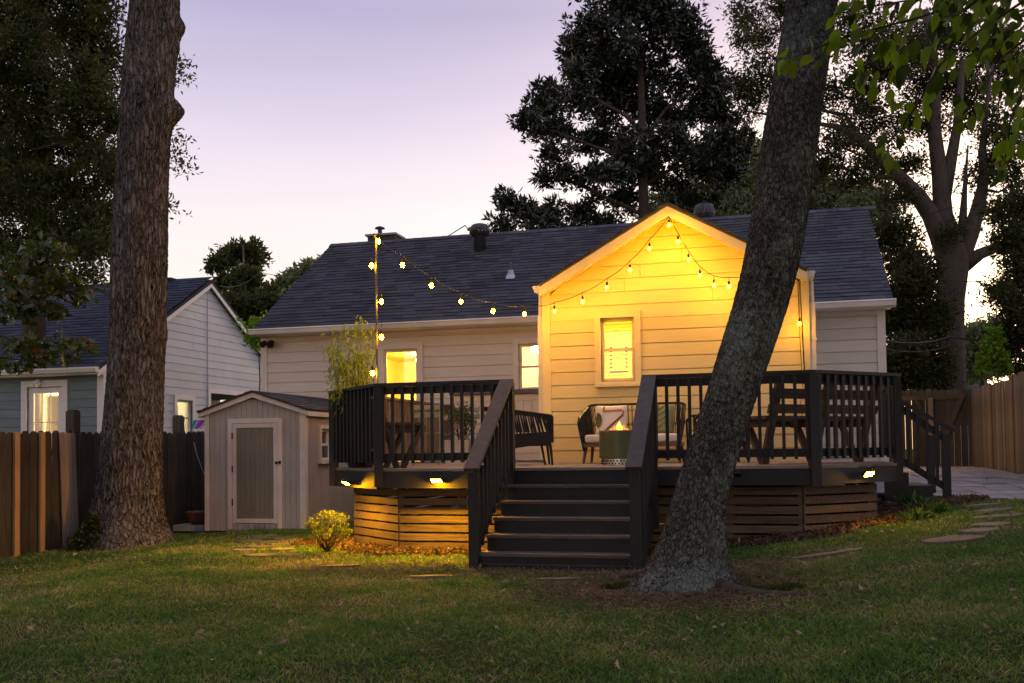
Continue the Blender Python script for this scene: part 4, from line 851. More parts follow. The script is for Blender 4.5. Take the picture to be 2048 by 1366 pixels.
for x, y, rx, ry in BL_:
    c = at(x, y, D=10.5+nr.uniform(-.5, .5)); s = 10.5/FPX; e = ellips(int(rx*ry*.042)+14, .5); PP.append(c+R0*e[:, :1]*rx*s+zv*e[:, 2:]*ry*s+F0*e[:, 1:2]*.35)
P = np.concatenate(PP); Dn = nr.normal(size=P.shape)*.55+R0*.5+np.array([0, 0, -.35]); V, F = polyleaves(P, Dn, nr.uniform(.09, .16, len(P)), OAK)
npmesh('foliage', V, F, M['leaf_oakn'], t, kind='stuff')
m = MB()
for path in ([(-80, 470), (0, 520), (90, 560), (170, 600)], [(-80, 520), (0, 600), (60, 640)], [(-80, 640), (20, 680), (100, 690), (170, 700)], [(-80, 690), (0, 715), (60, 722)]):
    P = [at(a, b, D=10.5) for a, b in path]; m.tube(P, [.018*(1-.75*i/(len(P)-1)) for i in range(len(P))], 5)
m.build('twigs', M['twig'], t)

# the two large trunks in the yard
def trunk_mesh(name, label, rows, D, mat, sq=1.0, seg=300, rings=640, flare=None, bumps=(), cat='tree', slim=0.):
    """rows: (py, left px, right px) silhouettes up the trunk; built round, at its own distance"""
    rows = sorted(rows, key=lambda r: -r[0]); base = at((rows[0][1]+rows[0][2])/2, rows[0][0], D=D)
    C = np.array([at((a+b)/2, y, D=D) for y, a, b in rows]); Rr = np.array([(b-a)/2*D/FPX-slim for y, a, b in rows])
    s = np.concatenate([[0], np.cumsum(np.linalg.norm(np.diff(C, axis=0), axis=1))]); f = np.linspace(0, s[-1], rings)
    c = np.stack([np.interp(f, s, C[:, i]) for i in range(3)], 1); r = np.interp(f, s, Rr)
    k = np.ones(31)/31; 
    def smth(a): p = np.concatenate([np.full(15, a[0])+(np.arange(-15, 0)*(a[1]-a[0])), a, np.full(15, a[-1])+(np.arange(1, 16)*(a[-1]-a[-2]))]); return np.convolve(p, k, 'valid')
    c = np.stack([smth(c[:, i]) for i in range(3)], 1); r = smth(r)
    th = np.linspace(0, 2*np.pi, seg, endpoint=False); TH, FF = np.meshgrid(th, f)
    rr = r[:, None]*(1+.035*np.sin(TH*3+FF*.8)+.025*np.sin(TH*5-FF*1.3+1)+.02*np.sin(TH*2+FF*2.1))
    if flare:
        for a, h, amt, wd in flare: dd = np.angle(np.exp(1j*(TH-a))); rr += amt*np.exp(-(dd/wd)**2)*np.exp(-FF/h)
    V = np.empty((rings, seg, 3)); V[..., 0] = c[:, None, 0]+np.cos(TH)*rr*R0[0]-np.sin(TH)*rr*F0[0]; V[..., 1] = c[:, None, 1]+np.cos(TH)*rr*R0[1]-np.sin(TH)*rr*F0[1]; V[..., 2] = c[:, None, 2]
    for px, py, ang, rb, out in bumps:
        bc = at(px, py, D=D); q_ = bc; dd = np.linalg.norm(V-q_, axis=2); g_ = np.exp(-(dd/rb)**2); dirv = R0*math.cos(ang)-F0*math.sin(ang); V += g_[..., None]*dirv*out
    t = thing(name, label, cat, (base[0], base[1], ground(base[0], base[1])))
    i, j = np.meshgrid(np.arange(rings-1), np.arange(seg), indexing='ij'); q = (i*seg+j).ravel(); q2 = (i*seg+(j+1) % seg).ravel()
    npmesh('trunk', V.reshape(-1, 3), np.stack([q, q2, q2+seg, q+seg], 1), M[mat], t, smooth=True)
    return t, c, r
lean, LC, LR = trunk_mesh('leaning_oak', 'leaning lichen covered oak trunk in front of the deck, right of the stairs', [(1225, 1208, 1500), (1205, 1228, 1486), (1180, 1252, 1474), (1150, 1280, 1462), (1120, 1300, 1453), (1080, 1318, 1447), (1040, 1330, 1446), (1000, 1341, 1452), (950, 1356, 1464), (900, 1372, 1480), (850, 1388, 1496), (800, 1405, 1512), (700, 1434, 1549), (600, 1467, 1583),
    (500, 1492, 1607), (400, 1508, 1622), (300, 1521, 1636), (200, 1537, 1648), (100, 1554, 1665), (0, 1570, 1680), (-200, 1596, 1700), (-500, 1640, 1735), (-900, 1720, 1800)], 7.75, 'bark_l',
    flare=[(math.pi*1.02, .14, .16, .5), (0.1, .16, .10, .4), (math.pi*.5, .2, .08, .5), (math.pi*.72, .16, .09, .3), (math.pi*.25, .13, .07, .25)], bumps=[(1625, 350, 0, .05, .05)], rings=720, slim=.012)
bigo, BC_, BR_ = trunk_mesh('tall_oak', 'massive upright oak trunk with furrowed bark before the left fence', [(1110, 148, 352), (1085, 160, 338), (1060, 178, 330), (1030, 190, 325), (1000, 197, 322), (900, 206, 321), (800, 212, 323), (700, 216, 325), (600, 221, 327), (500, 226, 330), (400, 231, 334), (300, 238, 339), (250, 241, 342), (200, 246, 345), (100, 254, 352), (0, 264, 358), (-150, 275, 365), (-500, 300, 380), (-1000, 340, 400)],
    13.6, 'bark_o', flare=[(math.pi*1.0, .25, .30, .5), (0, .2, .14, .5), (math.pi*.45, .3, .14, .4), (math.pi*.75, .25, .16, .3)], bumps=[(345, 225, 0, .17, .20), (350, 55, 0, .15, .12), (348, 95, 0, .12, .06), (328, 670, 0, .12, .05)], rings=560, seg=300)
# roots of the leaning oak, with moss
bx_, by_ = float(lean.location.x), float(lean.location.y)
def root(par, path, rads, mat):
    P = []
    for (px, py), r in zip(path, rads):
        q_ = at(px, py, D=7.7); p = at(px, py, z=float(ground(q_[0], q_[1]))+r*.5); P.append((p[0], p[1], float(ground(p[0], p[1]))+r*.25))
    MB().tube(P, rads, 12).build('root', mat, par, smooth=True)
root(lean, [(1330, 1150), (1262, 1152), (1215, 1160), (1170, 1168)], [.09, .055, .03, .012], M['root_bark'])
root(lean, [(1400, 1160), (1470, 1178), (1530, 1183), (1590, 1182), (1650, 1180)], [.10, .06, .04, .028, .012], M['root_bark'])
P = []
for px, py in ((1470, 1170), (1500, 1175), (1540, 1178), (1580, 1177), (1250, 1155), (1225, 1158)):
    c = at(px, py, z=.12); e = ellips(500, .5)*np.array([.13, .07, .035]); e[:, 2] = np.abs(e[:, 2]); P.append(np.stack([c[0]+e[:, 0], c[1]+e[:, 1], ground(c[0]+e[:, 0], c[1]+e[:, 1])+.02+e[:, 2]], 1))
P = np.concatenate(P); V, F = leafgeo(P, nr.normal(size=P.shape)*.5+zv, np.full(len(P), .025), np.full(len(P), .010)); npmesh('moss', V, F, M['leaf_moss'], lean, kind='stuff')
# unseen crowns of both yard oaks, with low dense masses added to darken the foreground
def shade_canopy(par, cents, n, L):
    PP = []
    for c, r in cents: e = ellips(int(n*(9. if np.dot(np.array(c), F0) < 4.2 else 1)), .35); PP.append(np.array(c)+e*np.array([r, r, r*.45]))  # masses nearest the viewer packed denser to shade the foreground lawn
    P = np.concatenate(PP); V, F = leafgeo(P, nr.normal(size=P.shape), L*nr.uniform(.7, 1.2, len(P)), L*.6*np.ones(len(P))); npmesh('crown', V, F, M['leaf_dk'], par, kind='stuff')
def wp(X, D, z): return R0*X+F0*D+zv*z
tl = [(wp(3.0, 7.5, 7.8), 2.4), (wp(5.5, 6, 8.2), 2.2), (wp(1.0, 5.2, 8.0), 2.2), (wp(3.6, 3.4, 5.6), 2.), (wp(6., 9, 9), 2.2), (wp(-.2, 2.4, 5.4), 2.), (wp(6.5, 3.6, 5.6), 2.2), (wp(1.8, 1.2, 5.2), 2.2)]
shade_canopy(lean, tl, 420, .22)
tl2 = [(wp(-5.5, 12.5, 12.5), 3.2), (wp(-8.5, 9, 11), 3.2), (wp(-6.0, 6.5, 10.), 3.0), (wp(-3.6, 3.6, 5.8), 2.2), (wp(-6.6, 3.8, 6.), 2.6), (wp(-4, .8, 5.6), 2.4), (wp(-9.5, 14, 12), 3)]
shade_canopy(bigo, tl2, 550, .24)
mb = MB()
for c, r in tl: mb.tube(wob(LC[-1], c, 4, .06), [.16, .12, .09, .06, .03], 6)
mb.build('limbs', M['bark_far'], lean); mb = MB()
for c, r in tl2: mb.tube(wob(BC_[-1], c, 4, .06), [.26, .2, .14, .09, .04], 6)
mb.build('limbs', M['bark_far'], bigo)
# ivy at the foot of the tall oak
P = []
for px, py, r in ((175, 1070, .16), (155, 1090, .16), (185, 1045, .12), (165, 1100, .14)):
    c = at(px, py, D=13.0); P.append(c+ellips(260, .5)*np.array([r, r*.6, r]))
P = np.concatenate(P); V, F = leafgeo(P, nr.normal(size=P.shape), .05*np.ones(len(P)), .045*np.ones(len(P)))
iv = npmesh('ivy', V, F, M['leaf_dk'], None, kind='stuff'); tag(iv, 'ivy creeping up the foot of the tall oak trunk', 'ivy')

# overhanging branch close to the camera
def leafshape_near():
    h = [(0, 0), (.08, .12), (.2, .215), (.35, .26), (.5, .255), (.65, .205), (.78, .135), (.9, .055), (1, 0)]; return h+[(x, -y) for x, y in h[-2:0:-1]]
nb = thing('overhanging_branch', 'bright green leafy twigs hanging down close by in the upper right corner', 'branch', at(2060, -20, D=4.2))
sh = np.array(leafshape_near()); lm = []
for v_ in range(5):
    k = len(sh); serr = 1+.06*np.where(np.arange(k) % 2, 1, -1); V = [(x, y*serr[i], -.22*x*x*(.4+.35*v_)+abs(y)*(.15+.12*v_)) for i, (x, y) in enumerate(sh)]
    V.append((.33, 0, -.03)); V.append((.68, 0, -.09*(.5+.3*v_))); F = []
    for j in range(k):
        a, b = j, (j+1) % k; F.append((a, b, k if (sh[a][0]+sh[b][0])/2 < .5 else k+1))
    F += [(k, 4, k+1), (12, k, k+1)]
    me = bpy.data.meshes.new('leaf'); me.from_pydata(V, [], F); me.materials.append(M['leaf_near']); me.shade_smooth(); lm.append(me)
twl = [([(2100, -60), (1950, 0), (1820, 40), (1700, 70), (1610, 105), (1575, 125)], 34), ([(2080, -20), (1960, 60), (1880, 130), (1840, 200), (1800, 260), (1770, 290)], 30), ([(2050, -60), (1880, -10), (1760, 10), (1660, 30)], 30), ([(2100, 40), (2010, 110), (1960, 180), (1930, 230)], 22),
       ([(1880, -40), (1790, 40), (1740, 110), (1720, 170)], 22), ([(2120, 150), (2040, 200), (2010, 270), (2000, 330)], 26), ([(2000, -40), (1930, 20), (1850, 50), (1790, 120), (1770, 180)], 26), ([(2100, 0), (2040, 60), (1990, 80), (1950, 100)], 30), ([(2120, 80), (2060, 120), (2020, 180)], 26), ([(2060, -50), (2010, 0), (1980, 40)], 26), ([(1960, -60), (1900, -10), (1860, 20)], 20), ([(2120, -10), (2020, 30), (1930, 50), (1880, 90)], 26), ([(2120, 110), (2050, 170), (2020, 240), (2015, 300)], 22)]
m = MB(); cnt = 0; o_nb = wloc(nb)
for ti, (path, nl) in enumerate(twl):
    Dz = 4.2+[-.2, .1, .3, -.1, .2, .5, -.3, .4, 0, .3, -.1, .6, .2][ti]; P = [at(a, b, D=Dz+.12*math.sin(i*2.1)) for i, (a, b) in enumerate(path)]
    m.tube(P, [.007*(1-.7*i/(len(P)-1)) for i in range(len(P))], 5)
    nl = int(nl*1.2); seg = np.linspace(.12, 1, nl)*(len(P)-1)
    for i, s_ in enumerate(seg):
        a = int(min(s_, len(P)-2)); f = s_-a; p = P[a]*(1-f)+P[a+1]*f; d = P[a+1]-P[a]; d /= np.linalg.norm(d); sgn = 1 if i % 2 else -1
        lat = np.cross(d, F0); lat /= np.linalg.norm(lat); dirv = d*.55+lat*sgn*.45+np.array([0, 0, -.95])+nr.normal(size=3)*.28
        o = bpy.data.objects.new('leaf', lm[cnt % 5]); COL.objects.link(o); o.parent = nb; p = p+nr.normal(size=3)*.035
        X = Vector(dirv).normalized(); Zn = Vector(-F0*.8+zv*.7+nr.normal(size=3)*.7); Y = Zn.cross(X).normalized(); Zz = X.cross(Y); Mx = Matrix((X, Y, Zz)).transposed().to_4x4()
        sc1 = rnd.uniform(.045, .10); o.matrix_local = Matrix.Translation(Vector(p)-o_nb) @ Mx @ Matrix.Scale(sc1, 4); cnt += 1
m.build('twigs', M['twig'], nb)

# ------------------------------------------------------------------ fences
def picket_mesh(w_, h, t, dog=True):
    m = MB(); c = w_*.28
    pts = [(-w_/2, 0), (w_/2, 0), (w_/2, h-c), (w_/2-c, h), (-w_/2+c, h), (-w_/2, h-c)] if dog else [(-w_/2, 0), (w_/2, 0), (w_/2, h), (-w_/2, h)]
    m.prism(pts, 'y', -t/2, t/2); me = bpy.data.meshes.new('picket'); me.from_pydata(m.v, [], m.f); return me
def put(name, me, loc, rz, par, sc=(1, 1, 1), tilt=0, lab=None):
    o = bpy.data.objects.new(name, me); COL.objects.link(o); o.parent = par; o.location = Vector(loc)-wloc(par); o.rotation_euler = (0, tilt, rz); o.scale = sc
    if lab: o['label'] = lab
    return o
pk = picket_mesh(.13, 1.62, .018); pk.materials.append(M['picket'])
fl = thing('left_fence', 'dark weathered picket fence with a few new pale boards along the left side', 'fence', (-9.3, 12.5, -.1))
y = 7.6; k = 0
while y < 18.2:
    put('picket', pk, (-9.3+rnd.uniform(-.006, .006), y, float(ground(-9.3, y))-.03), R(90), fl, (1, 1, 1+rnd.uniform(-.012, .012)+.006*(y-11)), rnd.uniform(-.008, .008))
    y += .138; k += 1
for yy, tl_ in ((float(at(149, 960, x=-9.2)[1]), 0),):
    for i in range(4):
        me = picket_mesh(.072, 1.58, .018); me.materials.append(M['greypink']); put('picket', me, (-9.25, yy-.12+i*.078, float(ground(-9.3, yy))+.0), R(90), fl, tilt=-.055, lab='pale new replacement picket leaning a little')
for px in (38, 89):
    yy = float(at(px, 960, x=-9.22)[1]); me = picket_mesh(.085, 1.60, .035, False); me.materials.append(M['newwood']); put('batten', me, (-9.26, yy, float(ground(-9.3, yy))-.02), R(90), fl, lab='fresh orange pine batten')
for zz in (.35, 1.2): MB().box(-9.37, -9.325, 7.6, 18.2, zz-.06, zz+.03).build('rail', M['picket'], fl)
for px in (146, 357, -160):
    q_ = at(px, 850, x=-9.45); m = MB(); zt = 1.78; m.box(-9.52, -9.38, q_[1]-.065, q_[1]+.065, -.2, zt-.02); m.box(-9.50, -9.40, q_[1]-.05, q_[1]+.05, zt-.019, zt); m.build('fence_post', M['picket'], fl)
# right fence
fr = thing('right_fence', 'tall brown picket fence running back along the right side', 'fence', (4.3, 19, .6))
pk2 = picket_mesh(.13, 1.76, .018, False); pk2.materials.append(M['picket_r'])
y = 14.; yb2 = 23.2
while y < yb2:
    g_ = .62; step = 0 if y < 19.75 else -.05
    put('picket', pk2, (4.32+rnd.uniform(-.008, .008), y, g_+step-.02), R(90), fr, (1, 1, 1+rnd.uniform(-.012, .012)), rnd.uniform(-.006, .006)); y += .135
for zz in (.95, 2.05): MB().box(4.34, 4.38, 14, 23.2, zz-.045, zz+.045).build('rail', M['picket_r'], fr)
for yy in (15., 17.4, 19.8, 22.2): MB().box(4.385, 4.475, yy-.045, yy+.045, .4, 2.3).build('fence_post', M['picket_r'], fr)
# gate and rear fence
gt = thing('side_gate', 'dark dog eared wooden gate with a diagonal brace at the end of the patio', 'gate', (3.6, 23.3, .62))
pk3 = picket_mesh(.135, 1.70, .018); pk3.materials.append(M['picket'])
x = 1.9
while x < 4.36: put('picket', pk3, (x, 23.3, .64), 0, gt, (1, 1, 1+rnd.uniform(-.01, .01))); x += .142
MB().bar((2.9, 23.27, 2.15), (4.2, 23.27, 2.15), .03, .09).build('brace_rail', M['picket'], gt); MB().bar((1.9, 23.27, 2.15), (2.8, 23.27, 2.15), .03, .09).build('brace_rail', M['picket'], gt)
MB().bar(at(1888, 880, y=23.24), at(1926, 786, y=23.24), .03, .10).build('diagonal_brace', M['picket'], gt); MB().bar(at(1855, 846, y=23.24), at(1832, 800, y=23.24), .03, .09).build('diagonal_brace', M['picket'], gt)
gp = at(1861, 800, y=23.2); MB().box(gp[0]-.05, gp[0]+.05, 23.2, 23.26, .6, 2.15).build('gate_post', M['picket_r'], gt)
# far roof beyond the gate
fh = thing('far_house', 'small blue grey roofed house low beyond the side gate', 'house', at(1905, 780, y=44)); a = at(1856, 782, y=44); b = at(1960, 780, y=44); c = at(1856, 757, y=47)
dsf = Vector((0, 3, c[2]-a[2])); lf = dsf.length; dsf.normalize()
MB().box(a[0]+.2, b[0]-.2, 44.3, 49.5, 0, a[2]).build('wall', M['neigh_side'], fh)
MB().prism([(44, a[2]-.08), (44, a[2]), (47, c[2]), (50, a[2]), (50, a[2]-.08)], 'x', a[0], b[0]+.6).build('roof', M['shingle'], fh)
shingles(fh, (a[0], 43.98, a[2]), (1, 0, 0), dsf, Vector((0, -dsf.z, dsf.y)), b[0]-a[0]+.6, 12, lf/12, M['shingle'], 0, base=.5)
# vine over the right fence
P = []
for px, py, r in ((1985, 690, .28), (2000, 720, .22), (1975, 712, .22), (1965, 735, .18), (2010, 735, .14), (1990, 665, .16)):
    c = at(px, py, D=22.5); P.append(c+ellips(210, .5)*r)
P = np.concatenate(P); V, F = leafgeo(P, nr.normal(size=P.shape)+np.array([0, 0, -.4]), .12*nr.uniform(.7, 1.2, len(P)), .075*np.ones(len(P)))
v_ = npmesh('vine', V, F, M['leaf_vine'], None, kind='stuff'); tag(v_, 'fresh green vine climbing over the right fence', 'vine')
# lantern on the hidden side wall that washes the fence
lz = (UR+.04, 21.0, 1.75); t = thing('side_wall_lantern', 'small lit lantern on the right side wall of the house', 'wall lamp', lz)
MB().box(lz[0]-.02, lz[0]+.03, 20.95, 21.05, 1.65, 1.85).build('backplate', M['black'], t); MB().lathe((lz[0]+.1, 21.0, 1.68), [(.04, 0), (.045, .05), (.03, .12)], 10).build('glow_glass', emit('lantern_glow', (1, .55, .12), 420), t)
MB().lathe((lz[0]+.1, 21.0, 1.81), [(.07, 0), (.02, .05)], 10).build('lantern_cap', M['black'], t)

# ------------------------------------------------------------------ shed
sx0, sx1, sv, se, sa = -8.29, -6.66, 13.4, 1.77, 2.02; sb = 15.7; g0 = -.03; scx = (sx0+sx1)/2
shed = thing('garden_shed', 'small taupe gabled garden shed with an olive panel door beside the deck', 'shed', (scx, 14.5, g0))
def stop_(x): return se+(sa-.06-se)*(1-abs(x-scx)/((sx1-sx0)/2))
dx0, dx1, dz1 = -7.84, -7.08, 1.59
x = sx0+.055
while x < sx1-.06:                                                   # vertical grooved boards, one part each
    xa, xb = x+.0025, min(x+.088, sx1-.055); lo = g0 if not (xa > dx0-.04 and xb < dx1+.04) else dz1+.02
    if xa < dx0 < xb or xa < dx1 < xb: lo = g0
    MB().prism([(xa, lo), (xb, lo), (xb, stop_(xb)), (xa, stop_(xa))] if abs(xa-scx) > .05 or True else [], 'y', sv-.012, sv+.01).build('plank', M['shed'], shed); x += .0905
m = MB(); m.prism([(sx0, g0), (sx1, g0), (sx1, se-.01), (scx, sa-.08), (sx0, se-.01)], 'y', sv+.011, sv+.04); m.build('front_wall', M['black'], shed)
y = sv+.05
W4a = at(637, 857, x=sx1); W4b = at(660, 921, x=sx1); w4 = (float(W4a[1]), float(W4b[1]), float(W4b[2]), float(W4a[2]))
while y < sb:
    ya, yb = y+.0025, y+.088; segs = [(g0, se)]
    if ya < w4[1]-.0 and yb > w4[0]: segs = [(g0, w4[2]), (w4[3], se)]
    m = MB()
    for a, b in segs: m.box(sx1-.01, sx1+.012, ya, yb, a, b)
    m.build('plank', M['shed'], shed); y += .0905
MB().box(sx0, sx0+.02, sv+.04, sb, g0, se).build('side_wall', M['shed'], shed); MB().box(sx0, sx1, sb, sb+.02, g0, se).build('back_wall', M['shed'], shed)
Tsh = lambda s, o, z: Vector((sx1+.012+o, s, z))
window(shed, Tsh, w4[0], w4[1], w4[2], w4[3], .05, M['shedtrim'], M['darkglass'], sashmat=M['white'], deep=.03)
for a, b in ((sx0-.012, sx0+.055), (sx1-.055, sx1+.012)): MB().box(a, b, sv-.035, sv-.0125, g0, se-.0).build('corner_board', M['shedtrim'], shed)
MB().box(sx1+.013, sx1+.035, sv-.035, sv+.045, g0, se-.03).build('corner_board', M['shedtrim'], shed)
for s in (-1, 1):
    xe = scx+s*((sx1-sx0)/2+.10); ze = se-.03
    MB().prism([(xe, ze-.05), (xe, ze+.012), (scx, sa+.03), (scx, sa-.045)], 'y', sv-.07, sv-.045).build('rake_board', M['shedtrim'], shed)
    MB().prism([(xe, ze+.014), (xe, ze+.03), (scx, sa+.048), (scx, sa+.032)], 'y', sv-.09, sb+.08).build('roof_panel', M['shingle'], shed)
    d_ = Vector((scx-xe, 0, sa+.048-ze-.03)); Ls = d_.length; d_.normalize()
    shingles(shed, (xe+s*.01, sv-.095, ze+.032), (0, 1, 0), d_, Vector((s*d_.z, 0, abs(d_.x))), sb+.17-sv, 8, Ls/8, M['shingle'], 90, base=.25)
    MB().box(min(xe, xe-s*.02), max(xe, xe-s*.02), sv-.044, sb+.06, ze-.06, ze+.008).build('fascia', M['shedtrim'], shed)
    MB().box(min(xe-s*.021, scx+s*(sx1-sx0)/2), max(xe-s*.021, scx+s*(sx1-sx0)/2), sv-.044, sb+.02, ze-.06, ze-.045).build('soffit', M['shedtrim'], shed)
def dfr(name, a, b, c, d, y0, y1, mat, par=shed): return MB().box(a, b, y0, y1, c, d).build(name, mat, par)
dfr('door_trim', dx0-.07, dx0, .0, dz1+.07, sv-.034, sv-.0125, M['shedtrim']); dfr('door_trim', dx1, dx1+.07, .0, dz1+.07, sv-.034, sv-.0125, M['shedtrim']); dfr('door_trim', dx0, dx1, dz1, dz1+.07, sv-.034, sv-.0125, M['shedtrim'])
m = MB()
for a, b, c, d in ((dx0+.006, dx0+.07, .09, dz1-.006), (dx1-.07, dx1-.006, .09, dz1-.006), (dx0+.07, dx1-.07, dz1-.07, dz1-.006), (dx0+.07, dx1-.07, .09, .155)): m.box(a, b, sv-.03, sv-.0126, c, d)
door = m.build('door', M['shedtrim'], shed)
n_ = 8; wd = (dx1-dx0-.14)/n_
for k in range(n_): MB().box(dx0+.07+k*wd+.0015, dx0+.07+(k+1)*wd-.0015, sv-.02, sv-.0127, .156, dz1-.071).build('door_plank', M['sheddoor'], door)
for zz in (.35, .85, 1.35): MB().box(dx0-.004, dx0+.016, sv-.037, sv-.031, zz, zz+.1).build('hinge', M['black'], door)
MB().lathe((dx1-.02, sv-.04, .99), [(.018, -.018), (.02, 0), (.018, .018)], 10).build('latch', M['black'], door); MB().bar((dx1-.02, sv-.045, .99), (dx1+.045, sv-.045, .995), .02, .016).build('latch_bar', M['black'], door); MB().box(dx1+.025, dx1+.055, sv-.05, sv-.0345, .97, 1.02).build('latch_plate', M['black'], door)
x = dx0
while x < dx1-.02: dfr('threshold_brick', x+.004, min(x+.09, dx1)-.004, g0, .08, sv-.03, sv-.0126, M['concrete']); x += .0905

# ------------------------------------------------------------------ neighbouring house
NU, NV, NE, NA, NAV = -13.05, 17.28, 2.93, 5.30, 21.15; NB = 2*NAV-NV; NL = -23.
nh = thing('neighbouring_house', 'blue grey clapboard neighbouring house with dark roof and pale gable behind the left fence', 'house', (-16, 20, -.1))
Tf = lambda s, o, z: Vector((s, NV-o, z)); Tg = lambda s, o, z: Vector((NU+o, s, z))
na = at(66, 790, y=NV); nb2 = at(116, 865, y=NV); wd1 = (float(na[0])-.13, float(nb2[0])+.12, -.1, float(na[2])+.16)
siding(nh, Tf, lambda z: (NL, NU-.12), -.1, NE-.02, .183, [wd1], M['neigh_front'])
ga = at(352, 799, x=NU); gb = at(383, 853, x=NU); wd2 = (float(ga[1]), float(gb[1]), float(gb[2])-.25, float(ga[2]))
po = at(420, 786, x=NU); wd3 = (float(po[1]), 25.1, -.2, float(po[2]))
def gex(z):
    if z < NE-.02: return (NV+.1, NB)
    k = (z-NE+.02)/(NA-.1-NE+.02); return (NV+(NAV-NV)*k, NB+(NAV-NB)*k)
siding(nh, Tg, gex, -.1, NA-.12, .183, [wd2, wd3], M['neigh_side'])
wnn = window(nh, Tf, wd1[0], wd1[1], wd1[2], wd1[3], .13, M['neigh_trim'], M['glass'], dbl=False, muntin=(3, 4), name='glazed_door', fw=.12); room(nh, wd1[0]-1.2, wd1[1]+.7, .15, 3.0, -.1, 2.5, M['room_cream'], Tf)
lm_n = emit('neighbour_lamp_glow', (1, .66, .28), 1700)
MB().lathe(((wd1[0]+wd1[1])/2-.2, NV+1.4, 2.3), [(.12, 0), (.16, .05), (.05, .12)], 14).build('ceiling_lamp', lm_n, nh)
m = MB(); m.box(wd1[0]-.1, wd1[1]-.15, NV+2.2, NV+2.7, .0, 1.25); m.box(wd1[0]+.2, wd1[0]+.28, NV+2.1, NV+2.18, 1.25, 1.9); m.box(wd1[1]-.3, wd1[1]+.2, NV+2.5, NV+2.6, 1.5, 1.9); m.build('furniture', M['room_door'], nh)
window(nh, Tg, wd2[0], wd2[1], wd2[2], wd2[3], .10, M['neigh_trim'], M['glass']); room(nh, wd2[0]-.8, wd2[1]+.8, .15, 2.5, .3, 2.45, M['room_cream'], Tg)
MB().lathe((NU-1.2, (wd2[0]+wd2[1])/2, 2.28), [(.12, 0), (.16, .05), (.05, .12)], 14).build('ceiling_lamp', emit('neighbour_side_lamp_glow', (1, .62, .22), 5200), nh)
# porch recess
m = MB(); m.box(NU-2.2, NU-.02, wd3[0]-.02, wd3[0]+.03, -.1, wd3[3]+.3); m.box(NU-2.2, NU-2.1, wd3[0], 25.2, -.1, wd3[3]+.3); m.box(NU-2.2, NU-.02, wd3[0], 25.2, wd3[3]+.06, wd3[3]+.1); m.build('porch_wall', M['neigh_front'], nh)
def nbx(name, *a, mat='neigh_trim'): MB().box(*a).build(name, M[mat], nh)
nbx('porch_trim', NU-.02, NU+.03, wd3[0]-.11, wd3[0], -.1, wd3[3]+.11); nbx('porch_trim', NU-.02, NU+.03, wd3[0], 25.1, wd3[3], wd3[3]+.11)
nbx('porch_window', NU-2.09, NU-2.05, wd3[0]+.5, wd3[0]+1.5, .9, 1.9, mat='white'); nbx('porch_pane', NU-2.045, NU-2.04, wd3[0]+.56, wd3[0]+1.44, .96, 1.84, mat='darkglass')
nbx('corner_board', NU-.12, NU+.028, NV-.03, NV-.0, -.1, NE); nbx('corner_board', NU, NU+.028, NV+.001, NV+.1, -.1, NE+.02)
dsn = Vector((0, NAV-NV+.32, NA-NE+.13)); Ln = dsn.length; dsn.normalize(); EN = NV-.3
MB().prism([(EN, NE-.10), (EN, NE-.03), (NAV, NA+.04), (2*NAV-EN, NE-.03), (2*NAV-EN, NE-.10), (NAV, NA-.05)], 'x', NL, NU+.12).build('roof', M['shingle_far'], nh)
shingles(nh, (NL, EN-.02, NE-.028), (1, 0, 0), dsn, Vector((0, -dsn.z, dsn.y)), NU+.13-NL, 30, Ln/30, M['shingle_far'], 0, base=.34)
for s in (-1, 1):
    ya = EN if s < 0 else 2*NAV-EN
    MB().prism([(ya, NE-.22), (ya, NE-.04), (NAV, NA+.03), (NAV, NA-.15)], 'x', NU+.09, NU+.118).build('rake_board', M['neigh_trim'], nh)
    MB().prism([(ya, NE-.12), (ya, NE-.105), (NAV, NA-.035), (NAV, NA-.06)], 'x', NU+.022, NU+.088).build('rake_soffit', M['neigh_trim'], nh)
m = MB(); m.prism([(EN, NE-.03), (EN-.11, NE-.03), (EN-.12, NE-.06), (EN-.10, NE-.13), (EN, NE-.15)], 'x', NL, NU+.13); m.build('gutter', M['gutter'], nh)
nbx('soffit', NL, NU+.08, EN+.01, NV-.021, NE-.17, NE-.15); nbx('frieze_board', NL, NU-.12, NV-.026, NV-.021+.02, NE-.16, NE-.06)
nbx('ridge_vent', NU-1.9, NU-.9, NAV-.15, NAV+.15, NA+.03, NA+.13, mat='shingle_far')
MB().lathe((NU+.02, NAV-.02, 2.6), [(.012, -1.0), (.012, 2.4)], 6).build('conduit', M['gutter'], nh)
pf = at(79, 765, y=NV-.06); t = thing('porch_spotlight', 'small white spotlight above the glazed door of the neighbouring house', 'spotlight', pf); a = Vector(pf)
MB().tube([a+Vector((.03, .06, 0)), a], .02, 8).build('arm', M['black'], t); MB().tube([a+Vector((.02, .02, .02)), a+Vector((0, -.03, .01)), a+Vector((-.05, -.10, -.05))], [.03, .06, .07], 12).build('lamp_head', M['white'], t)

